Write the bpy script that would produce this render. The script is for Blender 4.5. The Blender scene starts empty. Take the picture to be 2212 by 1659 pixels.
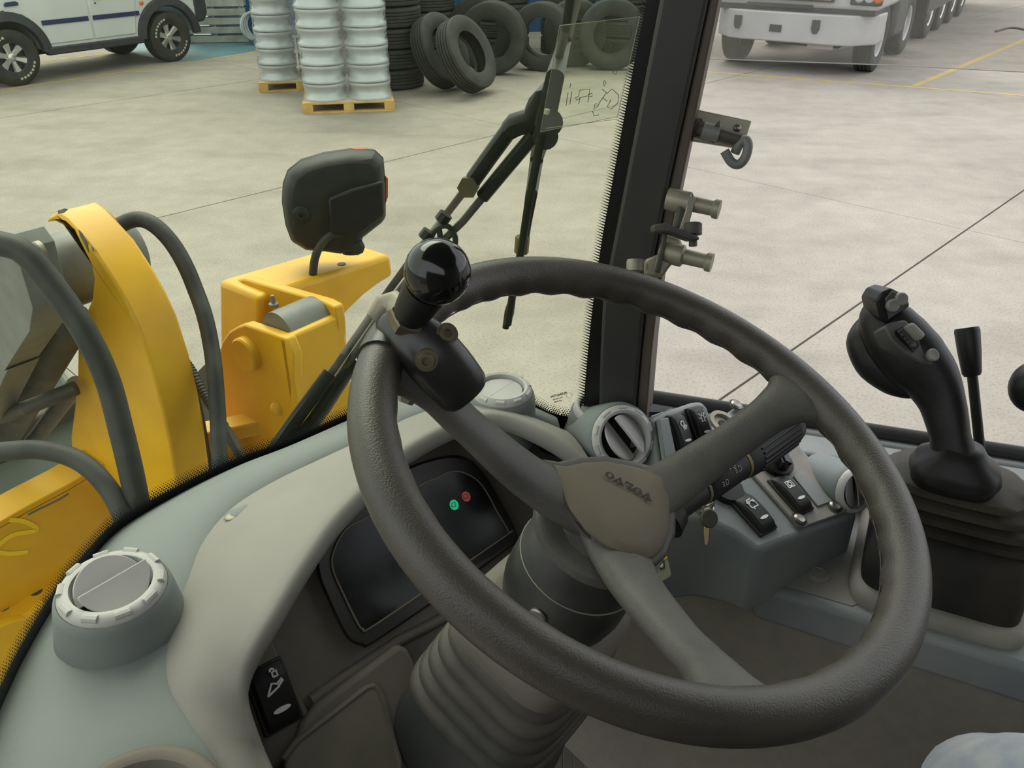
import bpy, bmesh, math, random
from mathutils import Vector as V, Matrix
random.seed(4)
sc = bpy.context.scene
R = math.radians
sin, cos, PI = math.sin, math.cos, math.pi

# ---------------------------------------------------------------- camera, sky, exposure
FPX, CX, CY = 1800.0, 1106.0, 829.5
CAM = V((0, 0, 2.3))
cd = bpy.data.cameras.new('camera'); cam = bpy.data.objects.new('camera', cd)
sc.collection.objects.link(cam); sc.camera = cam
cd.sensor_width = 36; cd.lens = 36 * FPX / 2212; cd.clip_start = .02; cd.clip_end = 300
cam.location = CAM; cam.rotation_euler = (R(60), 0, 0)
w = bpy.data.worlds.new('overcast_sky'); sc.world = w; w.use_nodes = True
bg = w.node_tree.nodes['Background']; bg.inputs[0].default_value = (.93, .97, 1, 1); bg.inputs[1].default_value = .85
sd = bpy.data.lights.new('sun', 'SUN'); so = bpy.data.objects.new('sun', sd); sc.collection.objects.link(so)
sd.energy = 1.6; sd.angle = R(50); sd.color = (1, .97, .9); so.rotation_euler = (R(-34), R(-14), 0); so.location = (0, 0, 30)
sc.view_settings.view_transform = 'Standard'; sc.view_settings.look = 'None'
sc.view_settings.exposure = 1.0; sc.view_settings.gamma = 1; sc.view_settings.use_curve_mapping = False

# ---------------------------------------------------------------- geometry of the place
RX, UP, FW = V((1, 0, 0)), V((0, .5, cos(R(30)))), V((0, cos(R(30)), -.5))
ZU = V((0, 0, 1))
def ray(x, y): return FW + RX * ((x - CX) / FPX) - UP * ((y - CY) / FPX)
def D(x, y, d): return CAM + ray(x, y) * d
def Zp(x, y, z): r = ray(x, y); return CAM + r * ((z - CAM.z) / r.z)
def PL(x, y, p, n): r = ray(x, y); return CAM + r * ((p - CAM).dot(n) / r.dot(n))
AZ = R(52)                                    # heading of the machine
MF = V((-sin(AZ), cos(AZ), 0)); MR = V((cos(AZ), sin(AZ), 0))
WC = V((.09095, .46106, 1.98522))             # steering wheel centre and axis
WN = V((cos(1.21017) * sin(.98054), -cos(1.21017) * cos(.98054), sin(1.21017)))
def M(f, r, z): return V((WC.x, WC.y, 0)) + MF * f + MR * r + ZU * z

# ---------------------------------------------------------------- materials
MATS = {}
def mat(name, c, c2=None, scale=20, rough=.6, metal=0, bump=0, bscale=None, spec=.5, detail=4, lo=.35, hi=.65, stretch=None, emit=0):
    if name in MATS: return MATS[name]
    m = bpy.data.materials.new(name); m.use_nodes = True; nt = m.node_tree; N = nt.nodes; L = nt.links
    b = N['Principled BSDF']; b.inputs['Roughness'].default_value = rough; b.inputs['Metallic'].default_value = metal
    b.inputs['Specular IOR Level'].default_value = spec; b.inputs['Base Color'].default_value = (*c, 1)
    if emit: b.inputs['Emission Color'].default_value = (*c, 1); b.inputs['Emission Strength'].default_value = emit
    tc = N.new('ShaderNodeTexCoord'); src = tc.outputs['Object']
    if stretch:
        mp = N.new('ShaderNodeMapping'); mp.inputs['Scale'].default_value = stretch; L.new(src, mp.inputs[0]); src = mp.outputs[0]
    if c2:
        n = N.new('ShaderNodeTexNoise'); n.inputs['Scale'].default_value = scale; n.inputs['Detail'].default_value = detail
        L.new(src, n.inputs['Vector'])
        r = N.new('ShaderNodeValToRGB'); r.color_ramp.elements[0].position = lo; r.color_ramp.elements[1].position = hi
        r.color_ramp.elements[0].color = (*c, 1); r.color_ramp.elements[1].color = (*c2, 1)
        L.new(n.outputs['Fac'], r.inputs[0]); L.new(r.outputs[0], b.inputs['Base Color'])
    if bump:
        n2 = N.new('ShaderNodeTexNoise'); n2.inputs['Scale'].default_value = bscale or scale * 4; n2.inputs['Detail'].default_value = 3
        L.new(src, n2.inputs['Vector'])
        bp = N.new('ShaderNodeBump'); bp.inputs['Strength'].default_value = bump; bp.inputs['Distance'].default_value = .002
        L.new(n2.outputs['Fac'], bp.inputs['Height']); L.new(bp.outputs[0], b.inputs['Normal'])
    MATS[name] = m; return m
def glassmat(name, tint, gloss, haze, hcol=(.8, .8, .75), hscale=6, rough=.02):
    m = bpy.data.materials.new(name); m.use_nodes = True; nt = m.node_tree; N = nt.nodes; L = nt.links
    N.remove(N['Principled BSDF']); o = N['Material Output']
    t = N.new('ShaderNodeBsdfTransparent'); t.inputs[0].default_value = (*tint, 1)
    g = N.new('ShaderNodeBsdfGlossy'); g.inputs['Roughness'].default_value = rough
    d = N.new('ShaderNodeBsdfDiffuse'); d.inputs[0].default_value = (*hcol, 1)
    tc = N.new('ShaderNodeTexCoord'); n = N.new('ShaderNodeTexNoise'); n.inputs['Scale'].default_value = hscale; n.inputs['Detail'].default_value = 6
    L.new(tc.outputs['Object'], n.inputs['Vector'])
    mr = N.new('ShaderNodeMapRange'); mr.inputs[1].default_value = .35; mr.inputs[2].default_value = .75
    mr.inputs[3].default_value = haze * .4; mr.inputs[4].default_value = haze; L.new(n.outputs['Fac'], mr.inputs[0])
    m1 = N.new('ShaderNodeMixShader'); L.new(mr.outputs[0], m1.inputs[0]); L.new(t.outputs[0], m1.inputs[1]); L.new(d.outputs[0], m1.inputs[2])
    lw = N.new('ShaderNodeLayerWeight'); lw.inputs[0].default_value = .5
    pw = N.new('ShaderNodeMath'); pw.operation = 'POWER'; pw.inputs[1].default_value = 5; L.new(lw.outputs['Facing'], pw.inputs[0])
    mu = N.new('ShaderNodeMath'); mu.operation = 'MULTIPLY_ADD'; mu.inputs[1].default_value = gloss; mu.inputs[2].default_value = .04 * gloss; L.new(pw.outputs[0], mu.inputs[0])
    if gloss == 0: L.new(m1.outputs[0], o.inputs[0]); MATS[name] = m; return m
    m2 = N.new('ShaderNodeMixShader'); L.new(mu.outputs[0], m2.inputs[0]); L.new(m1.outputs[0], m2.inputs[1]); L.new(g.outputs[0], m2.inputs[2])
    L.new(m2.outputs[0], o.inputs[0]); MATS[name] = m; return m

# ---------------------------------------------------------------- mesh helpers
def catmull(pts, n):
    pts = [V(p) for p in pts]; out = []; k = len(pts)
    for i in range(n):
        u = i / (n - 1) * (k - 1); j = min(int(u), k - 2); t = u - j
        p0 = pts[max(j - 1, 0)]; p1 = pts[j]; p2 = pts[j + 1]; p3 = pts[min(j + 2, k - 1)]
        out.append(.5 * ((2 * p1) + (p2 - p0) * t + (2 * p0 - 5 * p1 + 4 * p2 - p3) * t * t + (3 * p1 - p0 - 3 * p2 + p3) * t ** 3))
    return out
def lerp_list(a, n):
    out = []
    for i in range(n):
        u = i / (n - 1) * (len(a) - 1); j = min(int(u), len(a) - 2); out.append(a[j] + (a[j + 1] - a[j]) * (u - j))
    return out
def basis(n, xh=None):
    n = V(n).normalized(); h = V(xh) if xh is not None else (V((1, 0, 0)) if abs(n.x) < .8 else V((0, 1, 0)))
    x = (h - n * h.dot(n)).normalized(); return x, n.cross(x), n
def circ(c, x, y, rx, ry=None, n=24, e=2.0, ph=0):
    ry = rx if ry is None else ry; out = []
    for i in range(n):
        a = 2 * PI * i / n + ph; ca, sa = cos(a), sin(a)
        out.append(V(c) + x * (rx * math.copysign(abs(ca) ** (2 / e), ca)) + y * (ry * math.copysign(abs(sa) ** (2 / e), sa)))
    return out
class MB:
    def __init__(s): s.v = []; s.f = []
    def add(s, vs, fs):
        k = len(s.v); s.v += [V(p) for p in vs]; s.f += [[i + k for i in q] for q in fs]; return s
    def loft(s, rings, cap=True, closed=True):
        n = len(rings[0]); vs = [p for r in rings for p in r]; fs = []
        for i in range(len(rings) - 1):
            for j in range(n if closed else n - 1):
                a = i * n + j; b = i * n + (j + 1) % n; fs.append([a, b, b + n, a + n])
        if cap: fs.append(list(range(n))[::-1]); fs.append([(len(rings) - 1) * n + j for j in range(n)])
        return s.add(vs, fs)
    def grid(s, rows): return s.loft(rows, cap=False, closed=False)
    def prism(s, poly, vec):
        poly = [V(p) for p in poly]; return s.loft([poly, [p + V(vec) for p in poly]])
    def box(s, c, sx, sy, sz, x=None, y=None, z=None):
        x = V(x) if x is not None else V((1, 0, 0)); y = V(y) if y is not None else V((0, 1, 0)); z = V(z) if z is not None else x.cross(y)
        c = V(c); q = [c - x * sx / 2 - y * sy / 2, c + x * sx / 2 - y * sy / 2, c + x * sx / 2 + y * sy / 2, c - x * sx / 2 + y * sy / 2]
        return s.loft([[p - z * sz / 2 for p in q], [p + z * sz / 2 for p in q]])
    def tube(s, path, r, n=12, ry=None, up=None, cap=True, e=2.0):
        path = [V(p) for p in path]; k = len(path)
        rr = r if isinstance(r, (list, tuple)) else [r] * k
        r2 = rr if ry is None else (ry if isinstance(ry, (list, tuple)) else [ry] * k)
        if len(rr) != k: rr = lerp_list(list(rr), k)
        if len(r2) != k: r2 = lerp_list(list(r2), k)
        u = V(up) if up is not None else None; rings = []
        for i in range(k):
            t = (path[min(i + 1, k - 1)] - path[max(i - 1, 0)]).normalized()
            if u is None: u = basis(t)[0]
            y = (u - t * u.dot(t)).normalized(); x = y.cross(t)
            if up is None: u = y
            rings.append(circ(path[i], x, y, rr[i], r2[i], n, e))
        return s.loft(rings, cap)
    def lathe(s, prof, o, ax, n=32, xh=None, cap=True):
        x, y, z = basis(ax, xh); return s.loft([circ(V(o) + z * h, x, y, max(r, 1e-5), n=n) for r, h in prof], cap)
    def ball(s, c, r, n=24, ax=ZU, sq=1):
        return s.lathe([(r * sin(PI * i / 14), -r * cos(PI * i / 14) * sq) for i in range(15)], c, ax, n)
LOC = {}
def smooth_closed(pts, n=48):
    p = [V((x, y, 0)) for x, y in pts]; k = len(p); out = []
    for i in range(n):
        u = i / n * k; j = int(u); t = u - j; a, b, c, d = p[(j - 1) % k], p[j % k], p[(j + 1) % k], p[(j + 2) % k]
        q = .5 * ((2 * b) + (c - a) * t + (2 * a - 5 * b + 4 * c - d) * t * t + (3 * b - a - 3 * c + d) * t ** 3); out.append((q.x, q.y))
    return out
def obj(name, mb, m, parent=None, bevel=0, seg=2, smooth=True, ang=40, sub=0, origin=None):
    o0 = LOC[parent.name] if parent is not None else (V(origin) if origin is not None else V((0, 0, 0)))
    me = bpy.data.meshes.new(name); me.from_pydata([p - o0 for p in mb.v], [], mb.f); me.update()
    b = bmesh.new(); b.from_mesh(me); bmesh.ops.recalc_face_normals(b, faces=b.faces); b.to_mesh(me); b.free()
    if smooth:
        me.shade_smooth(); me.set_sharp_from_angle(angle=R(ang))
    me.materials.append(MATS[m] if isinstance(m, str) else m)
    o = bpy.data.objects.new(name, me); sc.collection.objects.link(o)
    LOC[o.name] = o0
    if parent is not None: o.parent = parent
    else: o.location = o0
    if bevel:
        md = o.modifiers.new('bevel', 'BEVEL'); md.width = bevel; md.segments = seg; md.limit_method = 'ANGLE'; md.angle_limit = R(35); md.harden_normals = False
    if sub:
        md = o.modifiers.new('sub', 'SUBSURF'); md.levels = md.render_levels = sub
    return o
def tag(o, label, cat, group=None):
    o['label'] = label; o['category'] = cat
    if group: o['group'] = group
    return o
def thing(name, label, cat, loc=(0, 0, 0), group=None):
    o = bpy.data.objects.new(name, None); o.empty_display_size = .05; o.location = loc; sc.collection.objects.link(o)
    LOC[o.name] = V(loc); return tag(o, label, cat, group)
def struct(o): o['kind'] = 'structure'; return o
def dup(root, loc, rot=None, label=None, group=None, mtx=None):
    r = root.copy(); sc.collection.objects.link(r)
    if mtx is not None: r.matrix_local = mtx
    else: r.location = loc; r.rotation_euler = rot or (0, 0, 0)
    if label: r['label'] = label
    if group: r['group'] = group
    for ch in root.children:
        c = ch.copy(); sc.collection.objects.link(c); c.parent = r
        for g in ch.children:
            d = g.copy(); sc.collection.objects.link(d); d.parent = c
    return r
def fm(o, n, xh=None, s=1):
    x, y, z = basis(n, xh); m = Matrix((x * s, y * s, z * s)).transposed().to_4x4(); m.translation = V(o); return m
def ribbon(mb, pts, wd, n, th=.0004):
    pts = [V(p) for p in pts]; a = []; b = []
    for i, p in enumerate(pts):
        t = (pts[min(i + 1, len(pts) - 1)] - pts[max(i - 1, 0)]).normalized(); s = t.cross(n).normalized() * wd / 2
        a.append(p + s); b.append(p - s)
    mb.loft([[a[i], b[i], b[i] + n * th, a[i] + n * th] for i in range(len(pts))])
# ---------------------------------------------------------------- material set
mat('yellow', (.72, .40, .008), (.62, .33, .006), 9, .42, bump=.05, bscale=60)
mat('yellow_wear', (.10, .085, .06), (.2, .17, .1), 40, .8)
mat('grey_steel', (.13, .135, .125), (.17, .175, .16), 25, .5, bump=.05)
mat('dark_steel', (.035, .035, .03), (.07, .06, .045), 25, .6)
mat('hose', (.018, .02, .019), (.035, .036, .032), 30, .6, bump=.08, bscale=200)
mat('black_plastic', (.006, .0065, .0065), (.011, .011, .010), 40, .5, spec=.3, bump=.06, bscale=500)
mat('lamp_plastic', (.012, .014, .013), (.02, .022, .02), 30, .55, spec=.3)
mat('black_gloss', (.004, .005, .005), None, 10, .12)
mat('dash', (.15, .178, .177), (.174, .19, .186), 8, .62, bump=.12, bscale=700)
mat('dash_hood', (.225, .215, .195), (.255, .243, .22), 9, .65, bump=.12, bscale=700)
mat('panel', (.115, .102, .087), (.145, .127, .105), 14, .62, spec=.3, bump=.15, bscale=600)
mat('lid', (.135, .125, .098), (.165, .15, .115), 25, .7, bump=.15, bscale=500)
mat('vent', (.40, .39, .385), (.44, .43, .42), 10, .55, bump=.05, bscale=500)
mat('console', (.15, .168, .173), (.2, .213, .208), 10, .55, bump=.15, bscale=600)
mat('console_dusty', (.19, .18, .16), (.25, .235, .2), 16, .7, bump=.15, bscale=600)
mat('rubber', (.010, .010, .009), (.032, .027, .021), 12, .7, spec=.3, bump=.12, bscale=300)
mat('grip', (.006, .006, .006), (.010, .010, .009), 30, .45, spec=.35, bump=.08, bscale=500)
mat('rim_leather', (.042, .037, .030), (.060, .052, .041), 16, .38, bump=.22, bscale=900, spec=.5)
mat('spoke', (.06, .057, .052), (.092, .087, .077), 22, .5, bump=.25, bscale=900)
mat('hub_pad', (.11, .093, .064), (.14, .118, .082), 18, .7, bump=.1, bscale=500)
mat('letters', (.028, .023, .016), None, 5, .7)
mat('bezel', (.010, .010, .0095), (.018, .016, .014), 20, .5)
mat('cluster_glass', (.004, .0045, .0045), (.022, .022, .022), 30, .2, detail=8, lo=.5, hi=.8, spec=.22)
mat('green_lamp', (.0, .36, .17), None, 5, .4, emit=.35)
mat('red_lamp', (.38, .06, .05), None, 5, .4, emit=.1)
mat('icon', (.62, .63, .6), None, 5, .6)
mat('chrome', (.55, .53, .48), None, 5, .22, metal=1)
mat('brass', (.45, .33, .16), None, 5, .35, metal=1)
mat('screw', (.25, .24, .22), None, 5, .4, metal=1)
mat('zinc', (.24, .225, .175), (.33, .30, .22), 30, .5, metal=.4)
mat('pillar', (.026, .026, .026), (.034, .033, .031), 14, .5, bump=.06, bscale=300)
mat('pillar_edge', (.075, .058, .043), (.09, .072, .054), 14, .6)
mat('frit', (.004, .004, .005), None, 5, .35)
mat('knee', (.18, .168, .135), (.205, .19, .153), 60, .75, bump=.25, bscale=900)
mat('denim', (.27, .31, .36), (.42, .43, .42), 30, .9, bump=.3, bscale=600)
mat('yellow_label', (.62, .42, .03), (.55, .38, .04), 30, .5)
mat('grey_label', (.2, .19, .14), None, 30, .5)
mat('orange', (.62, .13, .03), None, 5, .35)
mat('foam', (.02, .02, .02), None, 5, .9)
mat('cab_floor', (.02, .02, .018), (.035, .033, .03), 12, .8)
mat('ceil', (.12, .12, .11), None, 5, .8)
mat('line_yellow', (.42, .29, .055), (.31, .25, .12), 4, .8, detail=8)
mat('teal_paint', (.06, .15, .18), (.08, .18, .21), 3, .6)
mat('blue_wall', (.012, .06, .16), (.018, .075, .19), 1.2, .5)
mat('white_paint', (.50, .52, .51), (.54, .56, .55), 3, .28)
mat('navy', (.02, .03, .09), None, 5, .4)
mat('dark_trim', (.022, .024, .028), (.035, .036, .04), 10, .6)
mat('car_glass', (.02, .025, .03), None, 5, .05)
mat('tyre', (.020, .021, .017), (.034, .034, .028), 6, .75, bump=.1, bscale=60)
mat('tyre_far', (.045, .045, .037), (.065, .064, .052), 6, .8)
mat('tyre_inside', (.02, .021, .016), None, 6, .9)
mat('alloy', (.55, .55, .53), None, 5, .3, metal=.9)
mat('rim_steel', (.36, .39, .41), (.44, .47, .48), 4, .32, metal=.35)
mat('rim_dark', (.07, .1, .12), None, 4, .5)
mat('wood', (.42, .26, .07), (.52, .34, .11), 7, .8)
mat('wood_white', (.38, .39, .36), (.26, .27, .24), 5, .85)
mat('truck_white', (.42, .42, .43), (.46, .46, .46), 3, .35)
mat('truck_grey', (.03, .03, .032), (.05, .05, .05), 6, .6)
mat('plate', (.4, .37, .35), None, 5, .6)
mat('lens', (.45, .47, .48), None, 5, .08)
mat('tyre_letter', (.42, .42, .36), None, 5, .7)
mat('green_sticker', (.05, .3, .2), None, 5, .5)
mat('paper', (.6, .6, .58), None, 5, .7)
mat('bucket', (.10, .145, .145), (.14, .19, .19), 4, .55)
mat('rope', (.35, .36, .33), None, 5, .6)
glassmat('windscreen', (.93, .955, .87), 0, .02, hcol=(.62, .66, .5))
glassmat('side_glass', (.97, .96, .95), 0, .24, hcol=(.72, .70, .66), hscale=9)
glassmat('sticker_film', (.93, .94, .91), .3, .05)
glassmat('wrap', (.95, .96, .96), .8, .20, hcol=(.85, .87, .87), hscale=5, rough=.25)

def concrete():
    m = bpy.data.materials.new('concrete'); m.use_nodes = True; nt = m.node_tree; N = nt.nodes; L = nt.links
    b = N['Principled BSDF']; b.inputs['Roughness'].default_value = .85; b.inputs['Specular IOR Level'].default_value = .25
    tc = N.new('ShaderNodeTexCoord')
    def noise(s, d, st=None):
        src = tc.outputs['Object']
        if st:
            mp = N.new('ShaderNodeMapping'); mp.inputs['Scale'].default_value = st; mp.inputs['Rotation'].default_value = (0, 0, R(20)); L.new(src, mp.inputs[0]); src = mp.outputs[0]
        n = N.new('ShaderNodeTexNoise'); n.inputs['Scale'].default_value = s; n.inputs['Detail'].default_value = d; L.new(src, n.inputs['Vector']); return n.outputs['Fac']
    def ramp(f, a, b_, p, q):
        r = N.new('ShaderNodeValToRGB'); r.color_ramp.elements[0].position = p; r.color_ramp.elements[1].position = q
        r.color_ramp.elements[0].color = (*a, 1); r.color_ramp.elements[1].color = (*b_, 1); L.new(f, r.inputs[0]); return r.outputs[0]
    def mul(a, b_, f=1):
        x = N.new('ShaderNodeMix'); x.data_type = 'RGBA'; x.blend_type = 'MULTIPLY'; x.inputs[0].default_value = f
        L.new(a, x.inputs[6]); L.new(b_, x.inputs[7]); return x.outputs[2]
    c = ramp(noise(.45, 6), (.255, .232, .198), (.298, .272, .234), .35, .65)
    c = mul(c, ramp(noise(.9, 9, (.8, 1.9, 1)), (.84, .84, .83), (1, 1, 1), .32, .5))
    c = mul(c, ramp(noise(60, 4), (.80, .80, .775), (1, 1, 1), .34, .5))
    c = mul(c, ramp(noise(4, 8), (.9, .9, .9), (1.05, 1.05, 1.05), .3, .7))
    L.new(c, b.inputs['Base Color']); MATS['concrete'] = m
concrete()
mat('joint', (.07, .065, .055), (.11, .1, .085), 3, .9)

# ---------------------------------------------------------------- ground: slabs, joints, painted lines
G = lambda x, y: Zp(x, y, 0)
ground = struct(obj('ground', MB().box((0, 15, -.06), 160, 120, .04), 'joint'))
# one joint runs across the picture from left to right, the other away to the right
ja, jb = G(400, 456), G(1180, 272); ka, kb = G(1560, 860), G(2000, 535)
e1 = ((jb - ja).normalized() + (kb - ka).normalized()).normalized(); e2 = V((-e1.y, e1.x, 0))
T_ = abs((ka - ja).dot(e2)); t0 = (V((2.85, 7.3, 0)) - ja).dot(e1); S_l = 6.0
for i in range(-6, 9):
    for j in range(-6, 9):
        a0, a1, b0, b1 = t0 + i * S_l + .003, t0 + (i + 1) * S_l - .003, j * T_ + .008, (j + 1) * T_ - .008
        q = [ja + e1 * a0 + e2 * b0, ja + e1 * a1 + e2 * b0, ja + e1 * a1 + e2 * b1, ja + e1 * a0 + e2 * b1]
        c = sum(q, V((0, 0, 0))) / 4
        if c.y < -4 or c.y > 45 or abs(c.x) > 30: continue
        obj('concrete_slab', MB().prism([p - ZU * .04 for p in q], ZU * .04), 'concrete', ground, smooth=False)
def gline(pa, pb, wd, label):
    a, b = G(*pa), G(*pb); d = (b - a).normalized(); n = V((-d.y, d.x, 0)) * wd / 2
    mb = MB().prism([a - n, b - n, b + n, a + n], ZU * .003)
    tag(obj('painted_line', mb, 'line_yellow', origin=(a + b) / 2), label, 'floor marking', 'yellow lines on the yard')
gline((-200, 224), (425, 133), .08, 'yellow painted line on the concrete along the near side of the white car')
gline((425, 133), (560, 111), .09, 'yellow painted line along the near edge of the teal floor patch')
gline((80, 134), (250, 114), .08, 'thin yellow line on the ground seen beneath the white car')
gline((1400, 146), (2500, 228), .075, 'long yellow painted line in front of the white truck')
gline((1975, 186), (2400, 8), .10, 'yellow painted line running away beside the truck and trailers')
tp = [G(380, 133), G(425, 132), G(562, 110), G(640, 60), G(380, 62), G(240, 108)]
tag(obj('teal_floor_patch', MB().prism(tp, ZU * .002), 'teal_paint', origin=tp[0]), 'teal painted patch of floor between the white car and the rim pallets', 'floor patch')
wb = G(520, 78)
wd = V((1, .10, 0)).normalized()
wall = struct(obj('wall_back', MB().box(wb + wd * 3.9 + V((0, .15, 3)), 9, .2, 6, wd, V((-wd.y, wd.x, 0))), 'blue_wall', origin=wb))
wd2 = V((-wd.y, wd.x, 0))
for i in range(35):
    obj('wall_rib', MB().box(wb + wd * (-.45 + i * .25) + V((0, .15, 3)) - wd2 * .115, .05, .03, 6, wd, wd2), 'blue_wall', wall, smooth=False)

# ---------------------------------------------------------------- wheels and tyres (prototypes stand with axle on +X local)
def tyre_profile(r, wd, ri, n=5):
    h = wd / 2; p = [(ri, -h * .72), (ri + (r - ri) * .35, -h), (r * .93, -h * .95), (r * .985, -h * .85)]
    for i in range(n):
        a = -h * .8 + i * (h * 1.6 / n); b = a + h * 1.6 / n
        p += [(r, a + .004), (r, b - .012)]
        if i < n - 1: p += [(r - .02, b - .010), (r - .02, b - .001)]
    p += [(r * .985, h * .85), (r * .93, h * .95), (ri + (r - ri) * .35, h), (ri, h * .72), (ri + .03, h * .55), (r * .86, h * .8), (r * .9, 0), (r * .86, -h * .8), (ri + .03, -h * .55), (ri, -h * .72)]
    return p
def tyre_mb(r, wd, ri, n=5, seg=48): return MB().lathe(tyre_profile(r, wd, ri, n), (0, 0, 0), (1, 0, 0), seg, cap=False)
TY = None
def yard_tyre(mtx, label, group=None, m=None):
    global TY
    if TY is None:
        TY = tag(obj('rubber_tyre', tyre_mb(.5, .28, .285), 'tyre'), label, 'tyre'); o = TY; TY.matrix_local = mtx
        if group: TY['group'] = group
        return TY
    o = TY.copy(); sc.collection.objects.link(o); o.matrix_local = mtx; o['label'] = label
    if 'group' in o: del o['group']
    if group: o['group'] = group
    return o
def stand(x, y, r, yaw, lean=0, px=True):          # contact pixel, radius, yaw of the axle, lean
    g = G(x, y); m = Matrix.Rotation(yaw, 4, 'Z') @ Matrix.Rotation(lean, 4, 'Y')
    s = r / .5; m = m @ Matrix.Scale(s, 4)
    m.translation = g + ZU * (r * cos(lean) + .14 * s * abs(sin(lean))); return m
def flat(p, z, s=1, tilt=0):
    m = Matrix.Rotation(R(90) + tilt, 4, 'Y') @ Matrix.Scale(s, 4); m.translation = V((p.x, p.y, z)); return m
# upright and leaning tyres in front of the blue wall
yard_tyre(stand(1065, 160, .52, R(78)), 'big truck tyre standing upright with its dark hollow facing the cab', None)
yard_tyre(stand(1010, 202, .5, R(-28), R(-27)), 'nearer of the two leaning truck tyres with a small white tag', None)
yard_tyre(stand(955, 193, .5, R(-28), R(-25)), 'leaning truck tyre just behind the tagged leaning tyre', None)
yard_tyre(stand(1040, 140, .52, R(80)), 'truck tyre standing behind the upright hollow-faced tyre', None)
yard_tyre(stand(1170, 152, .5, R(70)), 'dark truck tyre standing behind the wiper blade', None)
yard_tyre(stand(1318, 150, .52, R(88)), 'truck tyre standing before the blue wall behind the windscreen decal', None)
yard_tyre(stand(1240, 142, .5, R(90)), 'truck tyre half hidden between two standing tyres by the blue wall', None)
tg = G(985, 203)
tag(obj('tyre_tag', MB().box(D(991, 178, (tg - CAM).dot(FW) - .30), .11, .004, .07, V((.9, .4, 0)).normalized(), V((-.4, .9, .1)).normalized()), 'paper'), 'small white paper tag stuck on the leaning tyre', 'tag')
# flat stacks
sa = G(846, 184)
for i in range(5):
    yard_tyre(flat(sa, .14 + i * .268, .95), 'truck tyre lying flat in the short stack behind the rim pallets, %s' % ('lowest', 'second up', 'middle', 'fourth up', 'topmost')[i], 'short stack of flat tyres')
sb = G(790, 150); sb2 = G(925, 136)
ORD = ('lowest', 'second up', 'third up', 'fourth up', 'fifth up', 'sixth up', 'seventh up', 'eighth up', 'ninth up', 'topmost')
for i in range(9):
    yard_tyre(flat(sb, .14 + i * .268, .95), 'dark tyre in the tall left stack behind the short stack, %s' % ORD[i], 'tall left stack of tyres')
    yard_tyre(flat(sb2, .14 + i * .268, .95), 'dark tyre in the tall right stack behind the leaning tyres, %s' % ORD[i], 'tall right stack of tyres')
for k, xx in enumerate((1085, 1225, 1345)):
    s3 = G(xx, 112)
    for i in range(7):
        yard_tyre(flat(s3, .14 + i * .268, .95), 'dark tyre in the back %s stack against the blue wall, %s' % (('left', 'middle', 'right')[k], ORD[i]), 'back stacks of tyres')
st = sb2 + V((-.35, -.35, 1.9))
tag(obj('tyre_sticker', MB().box(D(845, 35, (sb2 - CAM).dot(FW) * .92), .09, .01, .17), 'green_sticker'), 'green and white round sticker on a stacked tyre', 'sticker')
# tyre rack
rk = thing('tyre_rack', 'teal steel tyre rack with upright posts and a yellow beam behind the standing tyres', 'rack', G(955, 110))
for x in (957, 1190): obj('post', MB().box(G(x, 97) + ZU * 1.5, .07, .07, 3), 'teal_paint', rk, bevel=.005)
a, b = G(957, 97), G(1190, 97)
for z in (1.62, 2.5): obj('beam', MB().box((a + b) / 2 + ZU * z, (b - a).length, .05, .10, (b - a).normalized(), V((0, 1, 0))), 'yellow', rk, bevel=.004)
obj('brace', MB().tube([D(1175, 0, 14.9), D(1210, 50, 14.9)], .03, 8), 'teal_paint', rk)

# ---------------------------------------------------------------- pallets of steel wheel rims
def rim_mb(r, h):
    prof = [(r * .86, 0), (r * .985, .004), (r, .02), (r * .985, .035), (r * .90, .055), (r * .865, h * .45), (r * .865, h * .6), (r * .90, h - .055), (r * .985, h - .035), (r, h - .02), (r * .985, h - .004), (r * .86, h), (r * .82, h - .05), (r * .80, h * .5), (r * .82, .05), (r * .86, 0)]
    return MB().lathe(prof, (0, 0, 0), ZU, 36, cap=False)
RIM = tag(obj('wheel_rim', rim_mb(.27, .205), 'rim_steel'), 'x', 'wheel rim')
rd = []
def pallet(c, yaw, label, cols, layers, rl, gname, pw=1.14, pd=1.14):
    global RIM
    x = V((cos(yaw), sin(yaw), 0)); y = V((-sin(yaw), cos(yaw), 0))
    t = thing('wooden_pallet', label, 'pallet', c)
    for s in (-1, 0, 1):
        for q in (-1, 0, 1): obj('block', MB().box(c + x * s * (pw / 2 - .06) + y * q * (pd / 2 - .05) + ZU * .065, .13, .1, .09, x, y), 'wood', t, bevel=.004)
        obj('bottom_board', MB().box(c + y * s * (pd / 2 - .05) + ZU * .011, pw, .1, .02, x, y), 'wood', t)
    for i in range(7): obj('deck_board', MB().box(c + y * (-pd / 2 + .06 + i * (pd - .12) / 6) + ZU * .12, pw, .12, .02, x, y), 'wood', t)
    for (u, v) in cols:
        for k in range(layers):
            if 'group' not in RIM: o = RIM; o['group'] = gname
            else: o = RIM.copy(); sc.collection.objects.link(o); o['group'] = gname
            o['label'] = rl % (('front left', 'front right', 'back left', 'back right')[cols.index((u, v))], ORD[k])
            o.location = c + x * u + y * v + ZU * (k * .215 + .13); o.rotation_euler = (0, 0, random.random() * 6)
    wr = MB(); n = 64; rings = []
    for k in range(layers * 6 + 1):
        z = .13 + k * .215 / 6; ph = (k % 6) / 6; s = 1 + (-.022 if ph > .2 and ph < .8 else 0) + random.uniform(-.003, .003)
        if k == 0: s = 1.03
        rings.append(circ(c + ZU * z, x, y, pw / 2 * s * .985, pd / 2 * s * .985, n, e=5))
    wr.loft(rings, cap=False)
    return wr
c1 = G(722, 238) + V((.12, .42, 0)); y1 = R(10)
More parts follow.
